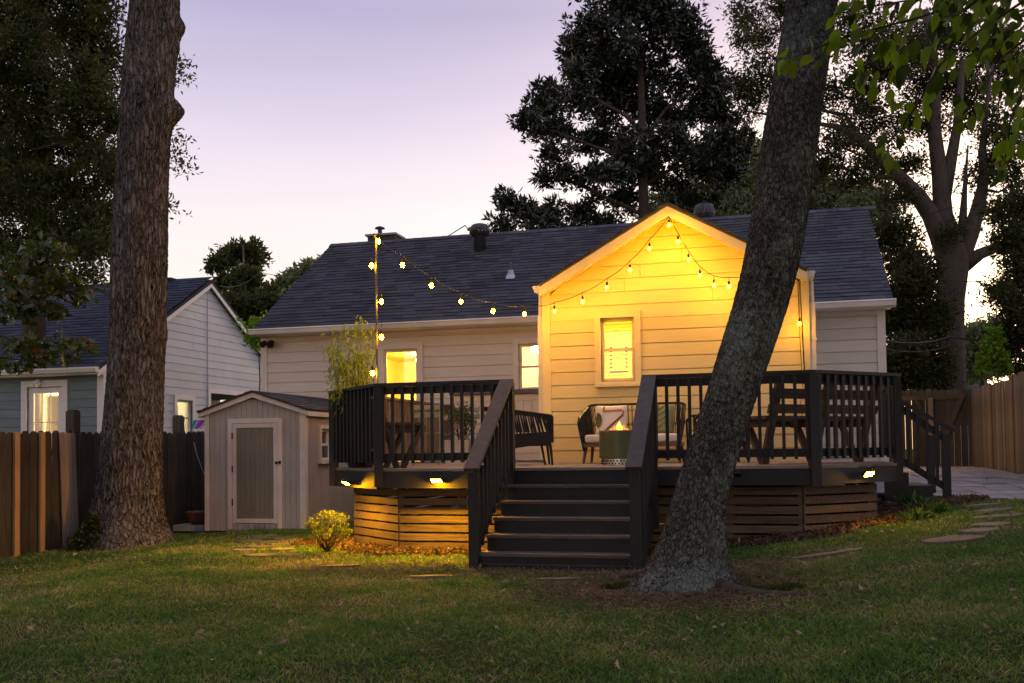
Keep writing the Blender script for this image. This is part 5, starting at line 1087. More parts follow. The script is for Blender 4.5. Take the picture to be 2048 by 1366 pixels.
# ------------------------------------------------------------------ deck furniture
def lobj(mb, name, mat, par, smooth=False): return mb.build(name, mat, par, local=True, smooth=smooth)
def soft(mb, x0, x1, y0, y1, z0, z1, name, mat, par, bev=.03):
    bm = bmesh.new(); bmesh.ops.create_cube(bm, size=1)
    for v in bm.verts: v.co = Vector(((x0+x1)/2+v.co.x*(x1-x0), (y0+y1)/2+v.co.y*(y1-y0), (z0+z1)/2+v.co.z*(z1-z0)))
    bmesh.ops.bevel(bm, geom=bm.edges[:], offset=bev, segments=3, affect='EDGES', profile=.6); me = bpy.data.meshes.new(name); bm.to_mesh(me); bm.free(); me.shade_smooth(); return link(name, me, mat, par)
def pillow(par, cx, cy, cz, w_, h, th, lean_, rz, mat, rz2=0):
    n = 14; V = []; F = []
    for s in (-1, 1):
        for i in range(n+1):
            for j in range(n+1):
                u = i/n*2-1; v = j/n*2-1; puff = max(0, (1-u**4)*(1-v**4))**.5; pin = 1-.06*(1-abs(v))*abs(u)**3; pin2 = 1-.06*(1-abs(u))*abs(v)**3
                V.append((u*w_/2*pin, s*th/2*puff, v*h/2*pin2))
    o = (n+1)**2
    for i in range(n):
        for j in range(n):
            a = i*(n+1)+j; F.append((a, a+n+1, a+n+2, a+1)); F.append((a+o, a+o+1, a+o+n+2, a+o+n+1))
    me = bpy.data.meshes.new('pillow'); me.from_pydata(V, [], F); me.shade_smooth(); ob = link('throw_pillow', me, mat, None); ob.location = (cx, cy, cz); ob.rotation_euler = (lean_, rz2, rz); return ob
def seatframe(par, W, Dp, H, seat_h, legm, arms=.62, nrope=76):
    """curved rope-backed seat, local axes: x across, y towards the back, open side -y"""
    # path of the top rail: front-left arm, round the back, front-right arm
    def path(k, z_arm, z_back, grow=0):
        pts = []
        for i in range(k+1):
            f = i/k*2-1; a = abs(f)
            if a > .55: g = (a-.55)/.45; x = (W/2+grow)*(1-.04*(1-g)); y = Dp*(.42-.88*g); 
            else: g = a/.55; x = (W/2+grow)*math.sin(g*math.pi/2)**.9*.96; y = Dp*(.42+.10*(math.cos(g*math.pi/2)))
            s = 1 if f > 0 else -1; gg = max(0, (a-.35)/.65); zz = z_back-(z_back-z_arm)*gg**1.5 if a < .97 else z_arm-.06; pts.append(Vector((s*x, y, zz)))
        return pts
    top = path(48, arms, H, .02); bot = path(48, seat_h-.04, seat_h-.04, -.05)
    lobj(MB().tube(top, .017, 8), 'top_rail', M['black'], par, True); lobj(MB().tube(bot, .014, 8), 'lower_rail', M['black'], par, True)
    tp, bp = path(nrope, arms, H, .02), path(nrope, seat_h-.04, seat_h-.04, -.05)
    for i, (a, b) in enumerate(zip(tp, bp)): lobj(MB().tube([a, b], .0065 if i > 10 and i < nrope-10 else .014, 5), 'rope', M['rope'], par)
    mid = [a.lerp(b, .5) for a, b in zip(top, bot)]; lobj(MB().tube(mid, .006, 5), 'cross_rope', M['rope'], par)
    soft(None, -W/2+.06, W/2-.06, -Dp*.46, Dp*.42, seat_h, seat_h+.11, 'seat_cushion', M['cushion'], par, .035)
    lobj(MB().box(-W/2+.03, W/2-.03, -Dp*.47, Dp*.42, seat_h-.055, seat_h-.006), 'seat_frame', legm, par)
    for sx in (-1, 1):
        for sy in (-1, 1): lobj(MB().tube([(sx*(W/2-.07), sy*Dp*.38, seat_h-.05), (sx*(W/2-.04), sy*(Dp*.38+.05), 0)], [.026, .017], 8), 'leg', legm, par)
lx = float(at(1268, 924, y=13.1)[0]); ls = thing('rope_loveseat', 'black rope loveseat with cream cushion against the yellow gable wall', 'loveseat', (lx, 13.12, FL), R(0))
seatframe(ls, 1.34, .68, .80, .27, M['teak'], arms=.58)
p1 = pillow(None, lx-.30, 13.13, FL+.58, .42, .40, .15, R(-12), R(4), M['cushion']); tag(p1, 'cream throw pillow with rust and brown line print on the loveseat', 'pillow')
def strip(par, pts, wd, mat, name, y):
    m = MB(); 
    for a, b in zip(pts, pts[1:]): m.bar((a[0], y(a), a[1]), (b[0], y(b), b[1]), .006, wd, (0, 0, 1)) if abs(b[0]-a[0]) > abs(b[1]-a[1])*.2 else m.bar((a[0], y(a), a[1]), (b[0], y(b), b[1]), .006, wd, (1, 0, 0))
    lobj(m, name, mat, par)
py_ = lambda q_: -.075*max(0, (1-(q_[0]/.22)**4)*(1-(q_[1]/.22)**4))**.5-.002
def curve(a, b, n=8): return [(a[0]+(b[0]-a[0])*i/n, a[1]+(b[1]-a[1])*i/n) for i in range(n+1)]
strip(p1, curve((-.10, .10), (.15, .115)), .024, M['rust'], 'printed_line', py_); strip(p1, curve((-.10, .10), (-.085, .17), 4), .022, M['rust'], 'printed_line', py_); strip(p1, curve((.17, .11), (.16, .05), 3), .022, M['rust'], 'printed_line', py_)
strip(p1, curve((.165, .05), (-.10, -.19), 12), .028, M['brownprint'], 'printed_line', py_)
m = MB(); c_ = [(.085*math.cos(a)-.20, .11*math.sin(a)-.02) for a in np.linspace(-1.35, 1.35, 13)]
for a, b in zip(c_, c_[1:]): m.add([(-.205, py_((-.205, -.02))-.02, -.02), (a[0], py_(a)-.012, a[1]), (b[0], py_(b)-.012, b[1])], [(0, 1, 2)])
lobj(m, 'printed_shape', M['olive_fab'], p1)
p2 = pillow(None, lx+.33, 13.15, FL+.58, .42, .40, .15, R(-12), R(-6), M['green_fab']); tag(p2, 'sage green throw pillow with a leaf vein print on the loveseat', 'pillow')
for k in range(4): strip(p2, curve((0, -.14+k*.08), (.13, -.05+k*.08), 5), .008, M['olive_fab'], 'printed_vein', py_); strip(p2, curve((0, -.14+k*.08), (-.13, -.05+k*.08), 5), .008, M['olive_fab'], 'printed_vein', py_)
strip(p2, curve((0, -.19), (0, .19), 8), .01, M['olive_fab'], 'printed_vein', py_)
# fire pit
fx = at(1240, 928, y=11.75); fpz = Vector((float(fx[0]), 11.75, FL)); pit = thing('fire_pit', 'olive green cylindrical smokeless fire pit with a small flame', 'fire pit', fpz)
lobj(MB().lathe((0, 0, 0), [(.215, .075), (.245, .085), (.245, .40), (.238, .412), (.205, .405), (.20, .30), (.02, .28)], 48, cap=True), 'barrel', M['pit'], pit, False)
lobj(MB().lathe((0, 0, 0), [(.215, .0), (.22, .004), (.22, .074), (.21, .074)], 40, cap=False), 'vented_base', M['steel'], pit)
for k in range(34):
    for r_ in range(2):
        a = 2*math.pi*(k+.5*r_)/34; c = Vector((.2205*math.cos(a), .2205*math.sin(a), .022+.028*r_)); lobj(MB().lathe(c, [(.008, -.009), (.011, 0), (.008, .009)], 6), 'vent_hole', M['black'], pit)
for k in range(44): a = 2*math.pi*k/44; c = Vector((.2455*math.cos(a), .2455*math.sin(a), .10)); lobj(MB().lathe(c, [(.004, -.004), (.004, .004)], 5), 'air_hole', M['black'], pit)
for i, (dx, h, r_) in enumerate(((0, .16, .045), (-.055, .09, .035), (.05, .10, .04), (.10, .05, .03), (-.1, .05, .03))):
    lobj(MB().tube([(dx, 0, .33), (dx+.01, 0, .33+h*.3+.06), (dx-.008, 0, .33+h*.55+.06), (dx+.004, 0, .33+h*.75+.07)], [r_*.9, r_, r_*.55, .003], 8), 'flame', M['flame_core'] if i == 0 else M['flame'], pit, True)
for k in range(5): a = k*1.26; lobj(MB().tube([(.13*math.cos(a), .13*math.sin(a), .31), (-.12*math.cos(a+.4), -.12*math.sin(a+.4), .35)], .025, 7), 'log', M['twig'], pit)
# armchair largely hidden behind the leaning trunk
ax = at(1436, 922, y=12.7); ac = thing('rope_armchair', 'black rope armchair mostly hidden behind the leaning trunk', 'armchair', (float(ax[0]), 12.7, FL), R(-78))
seatframe(ac, .74, .72, .66, .27, M['black'], arms=.60, nrope=30)
# rope armchair seen from its side at the top of the stairs, facing right
ao = at(972, 930, D=12.25); sf = thing('rope_armchair', 'black rope armchair seen from the side at the top left of the stairs', 'armchair', (float(ao[0]), float(ao[1]), FL), YAW+R(1.5))
AL, AW = .83, .66
ztop = lambda x: .72-.11*(x/AL)**1.2; zb1 = lambda x: .375+.045*x/AL; zb0 = lambda x: .16+.12*x/AL
for yy in (0., AW):
    lobj(MB().tube([(x, yy, ztop(x)) for x in np.linspace(0, AL, 8)], .02, 8), 'arm_rail', M['black'], sf, True)
    lobj(MB().bar((AL, yy, ztop(AL)), (AL-.0, yy, zb0(AL)), .03, .035, (1, 0, 0)), 'arm_post', M['black'], sf)
    lobj(MB().prism([(0, zb0(0)), (AL, zb0(AL)), (AL, zb1(AL)), (0, zb1(0))], 'y', yy-.012, yy+.012), 'woven_side', M['rope'], sf)
    for k in range(26):
        x = .02+(AL-.05)*k/25; o = .02+.012*(k % 3); lobj(MB().tube([(x, yy, ztop(x)), (min(AL-.01, x+.03+o), yy+(.01 if k % 2 else -.01), zb1(x)-.02)], .0095, 5), 'rope', M['rope'], sf)
lobj(MB().tube([(0, 0, .72), (-.03, AW*.25, .74), (-.03, AW*.75, .74), (0, AW, .72)], .02, 8), 'back_rail', M['black'], sf, True)
lobj(MB().box(-.012, .012, 0, AW, .16, .375), 'woven_back', M['rope'], sf)
for k in range(16): y = .03+(AW-.06)*k/15; lobj(MB().tube([(-.02, y, .73), (0, y+.02, .36)], .008, 5), 'rope', M['rope'], sf)
lobj(MB().box(.01, AL-.01, .013, AW-.013, .24, .30), 'seat_frame', M['black'], sf)
soft(None, .03, AL-.03, .03, AW-.03, .305, .41, 'seat_cushion', M['cushion'], sf, .03)
for yy in (.03, AW-.03):
    for xx, dx in ((AL-.03, .03), (.06, -.04)): lobj(MB().tube([(xx, yy, zb0(xx)+.02), (xx+dx, yy, 0)], [.019, .014], 8), 'leg', M['black'], sf)
lobj(MB().tube([(AL-.14, .02, .27), (AL-.09, .02, 0)], [.017, .013], 8), 'leg', M['black'], sf)
# folding bistro chairs and planter
def bistro(label, x, y, rz):
    t = thing('folding_chair', label, 'folding chair', (x, y, FL), rz, 'teal folding bistro chairs')
    for z0, z1 in ((.66, .735), (.77, .835)): lobj(MB().box(-.21, .21, .155, .167, z0, z1), 'back_slat', M['teal'], t)
    for k in range(5): lobj(MB().box(-.2, .2, -.2+k*.075, -.14+k*.075, .43, .442), 'seat_slat', M['teal'], t)
    for s in (-1, 1):
        lobj(MB().bar((s*.2, .17, .85), (s*.19, -.22, .0), .012, .022), 'leg', M['teal'], t); lobj(MB().bar((s*.175, -.19, .44), (s*.18, .22, 0), .012, .022), 'leg', M['teal'], t)
    lobj(MB().bar((-.18, .21, .03), (.18, .21, .03), .012, .012), 'stretcher', M['teal'], t); lobj(MB().bar((-.19, -.2, .05), (.19, -.2, .05), .012, .012), 'stretcher', M['teal'], t); return t
c1 = at(852, 925, D=13.6); bistro('teal folding chair left of the planter behind the railing', float(c1[0]), float(c1[1]), R(18))
c2 = at(925, 925, D=14.7); bistro('teal folding chair behind the planter box', float(c2[0]), float(c2[1]), R(-14))
pp = at(924, 930, D=12.6); px_, py2 = float(pp[0]), float(pp[1]); pl_ = thing('planter_box', 'pale grey planter box behind the railing', 'planter', (px_, py2, FL), R(-8))
lobj(MB().hexa([(-.15, -.15, 0), (.15, -.15, 0), (.15, .15, 0), (-.15, .15, 0)], [(-.175, -.17, .33), (.175, -.17, .33), (.175, .17, .33), (-.175, .17, .33)]), 'box', M['planter'], pl_); lobj(MB().box(-.165, .165, -.16, .16, .33, .334), 'potting_soil', M['soil'], pl_)
t = thing('potted_shrub', 'dark small leaved shrub growing in the pale grey planter', 'plant', (px_, py2, FL+.33)); P = []; m = MB(); c0 = np.array([px_, py2, FL+.33])
for k in range(22):
    a = nr.rand()*6.28; rr = nr.uniform(.03, .19); tip = c0+np.array([rr*math.cos(a), rr*math.sin(a), nr.uniform(.2, .42)]); m.tube(wob(c0+np.array([rr*.3*math.cos(a), rr*.3*math.sin(a), -.0]), tip, 3, .15), [.006, .005, .004, .002], 4)
    P.append(tip+nr.normal(size=(26, 3))*np.array([.035, .035, .045]))
m.build('stems', M['twig'], t); P = np.concatenate(P); V, F = leafgeo(P, nr.normal(size=P.shape)+.3*zv, .04*np.ones(len(P)), .022*np.ones(len(P))); npmesh('leaves', V, F, M['leaf_dk'], t, kind='stuff')
gp_ = at(888, 836, D=14.2); t = thing('small_pot', 'small bowl of bright green moss on the rail behind the chairs', 'pot', gp_); MB().lathe(Vector(gp_), [(.04, -.03), (.06, .02), (.055, .025)], 14).build('bowl', M['planter'], t)
e = ellips(200, .5)*np.array([.055, .055, .025])+np.array(gp_)+zv*.03; V, F = leafgeo(e, nr.normal(size=e.shape)+zv, .02*np.ones(200), .012*np.ones(200)); npmesh('moss', V, F, M['leaf_vine'], t, kind='stuff')
# built-in benches behind the angled corners
def bench(label, ox, oy, rz, L):
    t = thing('plank_bench', label, 'bench', (ox, oy, FL), rz, 'dark plank benches at the deck corners'); W_ = M['benchwood']; lo = lambda m, n: lobj(m, n, W_, t)
    for k in range(4): lo(MB().box(-L/2, L/2, .02+k*.115, .125+k*.115, .50, .535), 'seat_board')
    lo(MB().box(-L/2, L/2, .49, .51, .42, .499), 'apron')
    for k, (z0, z1) in enumerate(((.56, .66), (.72, .83), (.885, .955))): lo(MB().hexa([(-L/2, -.03-k*.04, z0), (L/2, -.03-k*.04, z0), (L/2, .0-k*.04, z0), (-L/2, .0-k*.04, z0)], [(-L/2, -.06-k*.04, z1), (L/2, -.06-k*.04, z1), (L/2, -.03-k*.04, z1), (-L/2, -.03-k*.04, z1)]), 'back_board')
    for f in (-.44, 0, .44):
        x = f*L
        lo(MB().bar((x, .16, 0), (x, -.10, .93), .04, .10, (1, 0, 0)), 'back_support'); lo(MB().bar((x+.045, .22, 0), (x+.045, .46, .47), .04, .09, (1, 0, 0)), 'leg'); lo(MB().bar((x, .0, .455), (x, .48, .455), .04, .085), 'seat_bearer')
bench('dark plank bench behind the angled right corner of the deck', .62, 11.72, R(45), 1.75)
bench('dark plank bench behind the angled left corner of the deck', -4.68, 11.09, R(-45), 1.15)
# bamboo in a pot at the left corner
bp_ = at(704, 900, D=12.2); b0 = np.array([bp_[0]+.08, bp_[1], FL]); t = thing('potted_bamboo', 'tall feathery bamboo in a pot at the left corner of the deck', 'plant', b0)
MB().lathe(b0, [(.12, 0), (.17, .28), (.18, .30), (.16, .30), (.15, .26)], 18).build('pot', M['black'], t); P = []; m = MB()
for k in range(30):
    px, py = nr.uniform(662, 748), nr.uniform(648, 740)
    if (px-704)**2/42**2+(py-700)**2/60**2 > 1: continue
    tip = at(px, py, D=12.2+nr.uniform(-.25, .25)); q_ = b0+np.array([nr.uniform(-.08, .08), nr.uniform(-.08, .08), .28]); pts = wob(q_, tip, 5, .05); m.tube(pts, [.006, .006, .005, .004, .003, .002], 5)
    for j in range(3, 6):
        n_ = 20; P.append((pts[j]+nr.normal(size=(n_, 3))*np.array([.055, .055, .07])))
m.build('canes', surf('bamboo_cane', (.10, .09, .03), (.17, .15, .06), .5), t); P = np.concatenate(P); V, F = leafgeo(P, nr.normal(size=P.shape)*.5+np.array([0, 0, -.7]), .10*nr.uniform(.6, 1.2, len(P)), .019*np.ones(len(P))); npmesh('leaves', V, F, M['leaf_bam'], t, kind='stuff')

# ------------------------------------------------------------------ yard details
def shrub(name, label, blobs, D, n, L, W, mat, base, cat='shrub'):
    bb = at(base[0], base[1], D=D); bb[2] = float(ground(bb[0], bb[1])); t = thing(name, label, cat, bb); m = MB(); P = []
    for px, py, rx, ry in blobs:
        c = at(px, py, D=D); s = D/FPX; e = ellips(n, .5); P.append(c+R0*e[:, :1]*rx*s+zv*e[:, 2:]*ry*s+F0*e[:, 1:2]*rx*s)
        for k in range(5): e1 = ellips(1, .5)[0]; m.tube(wob(bb, c+R0*e1[0]*rx*s+zv*e1[2]*ry*s+F0*e1[1]*rx*s, 3, .12), [.006, .005, .003, .0015], 4)
    P = np.concatenate(P); P[:, 2] = np.maximum(P[:, 2], ground(P[:, 0], P[:, 1])+.02); V, F = leafgeo(P, nr.normal(size=P.shape)+.4*zv, L*nr.uniform(.6, 1.2, len(P)), W*np.ones(len(P))); npmesh('leaves', V, F, M[mat], t, kind='stuff'); m.build('stems', M['twig'], t); return t
shrub('yellow_shrub', 'yellow green airy shrub at the left corner of the deck', [(640, 1045, 24, 22), (660, 1060, 30, 18), (680, 1040, 22, 18), (640, 1068, 22, 14), (620, 1050, 14, 14), (690, 1065, 14, 14), (655, 1030, 16, 10)], 11.3, 170, .028, .016, 'leaf_bush', (655, 1095))
def bedplant(i, px, py, s, lab):
    b = at(px, py, z=.36); b[2] = float(ground(b[0], b[1])); t = thing('bed_plant', lab, 'plant', b, group='low leafy plants in the right mulch bed'); n = 60; off = nr.normal(size=(n, 3))*np.array([.12, .12, .04])*s; off[:, 2] = np.abs(off[:, 2])
    V, F = leafgeo(b+off*.4, off+np.array([0, 0, .12]), .17*s*nr.uniform(.6, 1.2, n), .045*s*np.ones(n)); o = npmesh('leaves', V, F, M['leaf_plant'], t)
for i, (px, py, s, lab) in enumerate(((1800, 1003, 1.1, 'low leafy plant nearest the deck corner in the mulch bed'), (1822, 1020, 1., 'low leafy plant second from the deck corner in the mulch bed'), (1850, 1028, .9, 'low leafy plant in the middle of the mulch bed clump'), (1872, 1034, .9, 'low leafy plant at the right end of the mulch bed clump'), (1830, 1040, .8, 'small leafy plant at the front of the mulch bed'))): bedplant(i, px, py, s, lab)
# pot on blocks by the shed
cp = at(384, 1058, z=-.04); c = Vector(cp); t = thing('concrete_slab', 'grey concrete slab beside the shed under the red pot', 'slab', c); MB().box(c.x-.24, c.x+.3, c.y-.15, c.y+.25, c.z-.02, c.z+.07).build('slab', M['concrete'], t)
t = thing('red_pot', 'wide red brown bowl pot on the concrete slab between oak and shed', 'pot', (c.x+.08, c.y+.05, c.z+.07)); MB().lathe((c.x+.08, c.y+.05, c.z+.07), [(.10, 0), (.17, .10), (.19, .18), (.20, .20), (.17, .20), (.16, .16)], 24).build('bowl', M['terracotta'], t, smooth=True)
e = ellips(300, .5)*np.array([.15, .15, .02])+np.array([c.x+.08, c.y+.05, c.z+.25]); V, F = leafgeo(e, nr.normal(size=e.shape), .04*np.ones(300), .02*np.ones(300)); npmesh('dry_leaves', V, F, M['deadleaf'], t, kind='stuff')
# bright cloth on the fence by the shed
cols = [(.05, .35, .40), (.25, .45, .55), (.55, .05, .35), (.10, .10, .45), (.6, .35, .5)]; q0 = Vector(at(398, 850, D=16.2)); t = thing('rainbow_cloth', 'bright striped cloth draped over the fence post by the shed', 'cloth', q0)
for k, c in enumerate(cols):
    a0, a1 = k*.055-.16, k*.055-.105; MB().add([q0+Vector((a0*.6-.06, 0, -.06)), q0+Vector((a1*.6-.04, .02, -.06)), q0+Vector((a1+.06, .06, .09)), q0+Vector((a0+.04, .03, .08))], [(0, 1, 2, 3)]).build('stripe', surf('stripe_%d' % k, c, c, .8, bump=0), t)
hz = [at(388, 885, x=-9.18), at(394, 910, x=-9.17), at(404, 938, x=-9.17), at(412, 955, x=-9.17)]
o = MB().tube(hz, .008, 6).build('garden_hose', M['planter'], None); tag(o, 'thin pale hose hanging down the dark fence beside the shed', 'hose')
# flagstones
def flag_poly(cx, cy, rx, ry, k=9, seed=0):
    r_ = random.Random(seed); return [(cx+rx*math.cos(a)*r_.uniform(.8, 1.12), cy+ry*math.sin(a)*r_.uniform(.75, 1.15)) for a in [2*math.pi*(i+r_.uniform(-.25, .25))/k for i in range(k)]]
def stones(name, lst, mat, th=.035, up=.016):
    t = thing(name, None, None, (0, 9, 0), kind='structure'); foot = []
    for i, (px, py, wpx, dep) in enumerate(lst):
        d_ = ray(px, py); ts = np.linspace(4, 22, 3000); pp_ = CP+d_*ts[:, None]; k_ = int(np.argmax(pp_[:, 2] < ground(pp_[:, 0], pp_[:, 1]))); c = pp_[k_]
        D = np.dot(c-CP, F0); rx = wpx*D/FPX/2; pts = flag_poly(0, 0, rx, dep/2, seed=i*7+len(lst)); W_ = [(c[0]+R0[0]*a+F0[0]*b, c[1]+R0[1]*a+F0[1]*b) for a, b in pts]; foot.append((c[0], c[1], max(rx, dep/2)))
        m = MB(); n = len(W_); gz = [float(ground(*p)) for p in W_]
        m.add([(p[0], p[1], z-.03) for p, z in zip(W_, gz)]+[(p[0], p[1], z+up+.003*rnd.random()) for p, z in zip(W_, gz)], [tuple(range(n))[::-1], tuple(range(n, 2*n))]+[(j, (j+1) % n, n+(j+1) % n, n+j) for j in range(n)]); m.build('stone', M[mat], t)
    return foot
foot = stones('stepping_stone_path', [(1975, 1000, 80, .22), (1965, 1012, 80, .2), (1985, 1022, 90, .22), (1998, 1034, 105, .26), (1985, 1051, 80, .28), (1958, 1063, 85, .28), (1905, 1081, 120, .36), (1700, 1103, 60, .14), (1640, 1112, 110, .15)], 'flag')
foot += stones('shed_path', [(530, 1073, 60, .3), (570, 1078, 60, .25), (545, 1085, 80, .3), (500, 1083, 60, .3), (590, 1090, 50, .3), (520, 1095, 70, .25), (565, 1100, 50, .3), (490, 1102, 60, .25), (525, 1112, 90, .3), (575, 1112, 60, .25), (680, 1134, 90, .10), (860, 1155, 110, .08), (1120, 1160, 110, .14)], 'flag')
foot += stones('bed_stone', [(700, 1090, 50, .2)], 'flag')
# patio of irregular paving
pt = thing('patio', None, None, (3, 16, .5), kind='structure'); r3 = random.Random(4); nx, ny_ = 7, 14; X_ = lambda i, j: 1.95+(4.22-1.95)*i/nx*(1+0)+((r3.uniform(-.09, .09)) if 0 < i < nx else 0); Y_ = lambda j: 12.9+j*.75
G = [[(1.3+(4.25-1.3)*i/nx+(r3.uniform(-.1, .1) if 0 < i < nx else 0), 13.15+j*.74+r3.uniform(-.16, .16)+(.35*math.sin(i*1.3) if j == 0 else 0)) for j in range(ny_+1)] for i in range(nx+1)]
G[7] = [(4.25, 12.4+j*.79) for j in range(ny_+1)]
for i in range(nx):
    for j in range(ny_):
        P4 = [G[i][j], G[i+1][j], G[i+1][j+1], G[i][j+1]]; cx = sum(p[0] for p in P4)/4; cy = sum(p[1] for p in P4)/4
        if cy > 23.2: continue
        Q = [(cx+(p[0]-cx)*.965, cy+(p[1]-cy)*.965) for p in P4]; z = lambda p: .47+.17*min(1, max(0, (p[1]-13)/8)); dz = r3.uniform(-.006, .008)
        MB().hexa([(p[0], p[1], z(p)-.25) for p in Q], [(p[0], p[1], z(p)+dz) for p in Q]).build('paving_stone', M['patio'], pt)
MB().hexa([(1.3, 13.35, .1), (4.25, 12.6, .1), (4.25, 23.4, .1), (1.3, 23.4, .1)], [(1.3, 13.35, .46), (4.25, 12.6, .45), (4.25, 23.4, .62), (1.3, 23.4, .62)]).build('bedding', M['soil'], pt)
# power lines
def wire(label, pts, r, name='power_line', group='overhead wires'):
    P = [Vector(at(a, b, D=d)) for a, b, d in pts]; o = MB().tube(sag(P, 4), r, 5).build(name, M['metal_dark'], None); tag(o, label, 'wire', group)
wire('thin wire from the neighbouring house to the chimney side of the roof', [(440, 572, 40), (520, 545, 36), (800, 478, 27), (930, 451, 22.5)], .012)
wire('thin wire running right from the flue cap behind the magnolia', [(930, 451, 22.5), (1000, 452, 30), (1150, 440, 40)], .012)
wire('thick pale cable crossing the oak trunk at the height of the eave', [(1765, 680, 22), (1900, 674, 23), (2060, 664, 24)], .022)
wire('thin cable just below the thick pale cable', [(1765, 697, 22), (1900, 692, 23), (2060, 685, 24)], .010)
wire('thin wire crossing the upper fork of the oak', [(1750, 427, 30), (1900, 415, 26), (2060, 400, 24)], .012)
wire('thin wire crossing the oak below its fork', [(1765, 566, 30), (1900, 560, 26), (2060, 545, 24)], .012)

# ------------------------------------------------------------------ mulch, grass, litter
def segd(P, a, b):
    a, b = np.array(a), np.array(b); ab = b-a; t_ = np.clip(((P-a)@ab)/(ab@ab), 0, 1); return np.linalg.norm(P-(a+t_[:, None]*ab), axis=1)
def fnoise(x, y): return (np.sin(x*2.1+1.3*np.sin(y*1.7))+np.sin(y*2.7+1.1*np.sin(x*2.3+2))+np.sin((x+y)*5.1)*.5+np.sin((x-y)*7.3+1)*.4)/2.9
def mulch_amt(x, y):
    P = np.stack([x, y], 1); d = np.minimum.reduce([segd(P, q0_, q1) for q0_ in ((cl_[0]+.1, cl_[1]+.1),)]+[segd(P, q1, (-2.9, DV+.3)), segd(P, (-1.1, DV+.3), q2), segd(P, q2, q3), segd(P, q3, (1.9, 12.9))])
    m = (d < .62+.16*fnoise(x*1.5, y*1.5)); m &= ~((x > sL-.0) & (x < sR+.0)); return m
def wedge(n, d0, d1, half=.62):
    D = np.sqrt(nr.rand(n)*(d1**2-d0**2)+d0**2) if False else d0+(d1-d0)*nr.rand(n); X = D*nr.uniform(-half, half, n); return R0[0]*X+F0[0]*D, R0[1]*X+F0[1]*D, D
def blocked(x, y):
    b = (x > sL-.06) & (x < sR+.06) & (y > DV-1.37); b |= (y > DV+.25) & (x > cl_[0]+.1) & (x < cr_[0]); b |= (y > 13.35) & (x > -8.4) & (x < 1.3); b |= (x < -9.25); b |= (x > 1.2) & (y > 13.0-.2*(x-1.3)); b |= (x > 4.2)
    for cx, cy, r_ in foot: b |= (x-cx)**2+(y-cy)**2 < (r_*.95)**2
    for o, r_ in ((lean, .40), (bigo, .62)): b |= (x-o.location.x)**2+(y-o.location.y)**2 < r_**2
    return b
x, y, D = wedge(520000, 4.2, 15.5, .58)
keep = ~blocked(x, y) & ~mulch_amt(x, y); bare = np.exp(-(((x-bx_+.1)**2+((y-by_+.35)*1.4)**2)/.55)); near_ = np.exp(-((y-(DV-1.15))/.35)**2)*(D > 8.2)
thin = .62+.45*fnoise(x*.9, y*.9); keep &= nr.rand(len(x)) < np.clip(thin, .25, 1)*(1-.88*bare)*(1-.55*near_)
x, y, D = x[keep], y[keep], D[keep]; n = len(x); P = np.stack([x, y, ground(x, y)-.004], 1)
Dn = nr.normal(size=(n, 3))*.55; Dn[:, 2] = np.abs(Dn[:, 2])+.55; ls_ = nr.uniform(.022, .062, n)*(1+.25*fnoise(x*2, y*2)); d, a, b = rotbasis(Dn)
wd = np.maximum(.0019, D*.00027)*nr.uniform(.8, 1.6, n); V = np.empty((n, 4, 3)); V[:, 0] = P-a*wd[:, None]; V[:, 1] = P+a*wd[:, None]; V[:, 2] = P+d*ls_[:, None]*.6+a*wd[:, None]*.7; V[:, 3] = P+d*ls_[:, None]+np.array([0, 0, -.2])*ls_[:, None]
i = np.arange(n)[:, None]*4; F = np.concatenate([i+np.array([[0, 1, 2]]), i+np.array([[0, 2, 3]])])
g_ = npmesh('grass', V.reshape(-1, 3), F, M['grass'], None, kind='stuff'); tag(g_, 'short thin lawn grass covering the back yard', 'grass')
# straw and clippings lying in the lawn
x, y, D = wedge(15000, 4.2, 15, .58); keep = ~blocked(x, y) & (nr.rand(len(x)) < np.clip(.45+.6*fnoise(x*1.3+3, y*1.3), .05, 1)+np.exp(-(((x-bx_)**2+(y-by_+.3)**2)/.5))); x, y, D = x[keep], y[keep], D[keep]; n = len(x)
Dn = nr.normal(size=(n, 3)); Dn[:, 2] = np.abs(Dn[:, 2])*.28; P = np.stack([x, y, ground(x, y)+.012], 1); V, F = leafgeo(P, Dn, nr.uniform(.03, .10, n), np.maximum(.0028, D*.0004)*np.ones(n), .1)
g_ = npmesh('straw', V, F, M['straw'], None, kind='stuff'); tag(g_, 'dry straw clippings scattered through the lawn', 'straw')
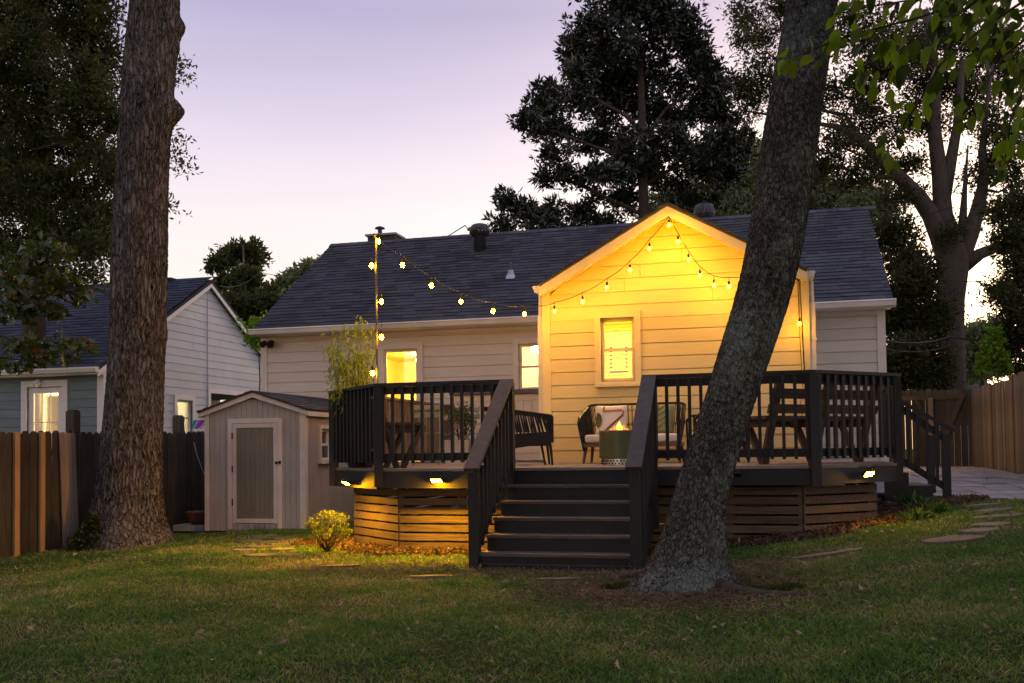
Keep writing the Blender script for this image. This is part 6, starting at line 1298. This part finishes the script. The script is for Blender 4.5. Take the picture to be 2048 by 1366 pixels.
# pine straw and bark litter round the leaning oak and the worn strip before the stairs
nA = 9000; th_ = nr.rand(nA)*6.283; rr_ = .30+np.abs(nr.normal(size=nA))*.38; x = np.concatenate([bx_-.05+rr_*np.cos(th_)*1.25, nr.uniform(-4.4, .2, 5000)]); y = np.concatenate([by_-.12+rr_*np.sin(th_), DV-1.75+nr.normal(size=5000)*.22])
keep = ~blocked(x, y); x, y = x[keep], y[keep]; n = len(x); Dn = nr.normal(size=(n, 3)); Dn[:, 2] = np.abs(Dn[:, 2])*.22; P = np.stack([x, y, ground(x, y)+nr.uniform(.004, .03, n)], 1)
V, F = leafgeo(P, Dn, nr.uniform(.03, .09, n), nr.uniform(.003, .007, n), .1); g_ = npmesh('pine_straw', V, F, surf('brown_pine_straw', (.10, .06, .04), (.24, .16, .11), .9, 9, bump=0, isl=.55), None, kind='stuff'); tag(g_, 'brown pine straw round the foot of the leaning oak and before the stairs', 'pine straw')
# mulch chips
x = nr.uniform(-6.6, 2.6, 150000); y = nr.uniform(9.6, 13.4, 150000); keep = mulch_amt(x, y) & ~((y > DV+.32) & (x > q1[0]+.0) & (x < q2[0])) & ~((y > 11.2) & (x > -5.0) & (x < 1.0)); x, y = x[keep], y[keep]; n = len(x)
Dn = nr.normal(size=(n, 3)); Dn[:, 2] *= .45; P = np.stack([x, y, ground(x, y)+nr.uniform(0, .035, n)], 1); V, F = leafgeo(P, Dn, nr.uniform(.02, .055, n), nr.uniform(.010, .022, n), .2)
g_ = npmesh('mulch', V, F, M['mulch'], None, kind='stuff'); tag(g_, 'reddish bark mulch and leaf litter bedding round the deck skirt', 'mulch')
# fallen leaves on the lawn
x, y, D = wedge(340, 4.8, 12.5, .52); keep = ~blocked(x, y); x, y = x[keep], y[keep]; n = len(x); Dn = nr.normal(size=(n, 3)); Dn[:, 2] = np.abs(Dn[:, 2])*.3; P = np.stack([x, y, ground(x, y)+.022], 1)
V, F = polyleaves(P, Dn, nr.uniform(.025, .06, n), OAK, .5, .8); g_ = npmesh('fallen_leaves', V, F, M['deadleaf'], None, kind='stuff'); tag(g_, 'dry fallen oak leaves dotted over the lawn', 'leaves')
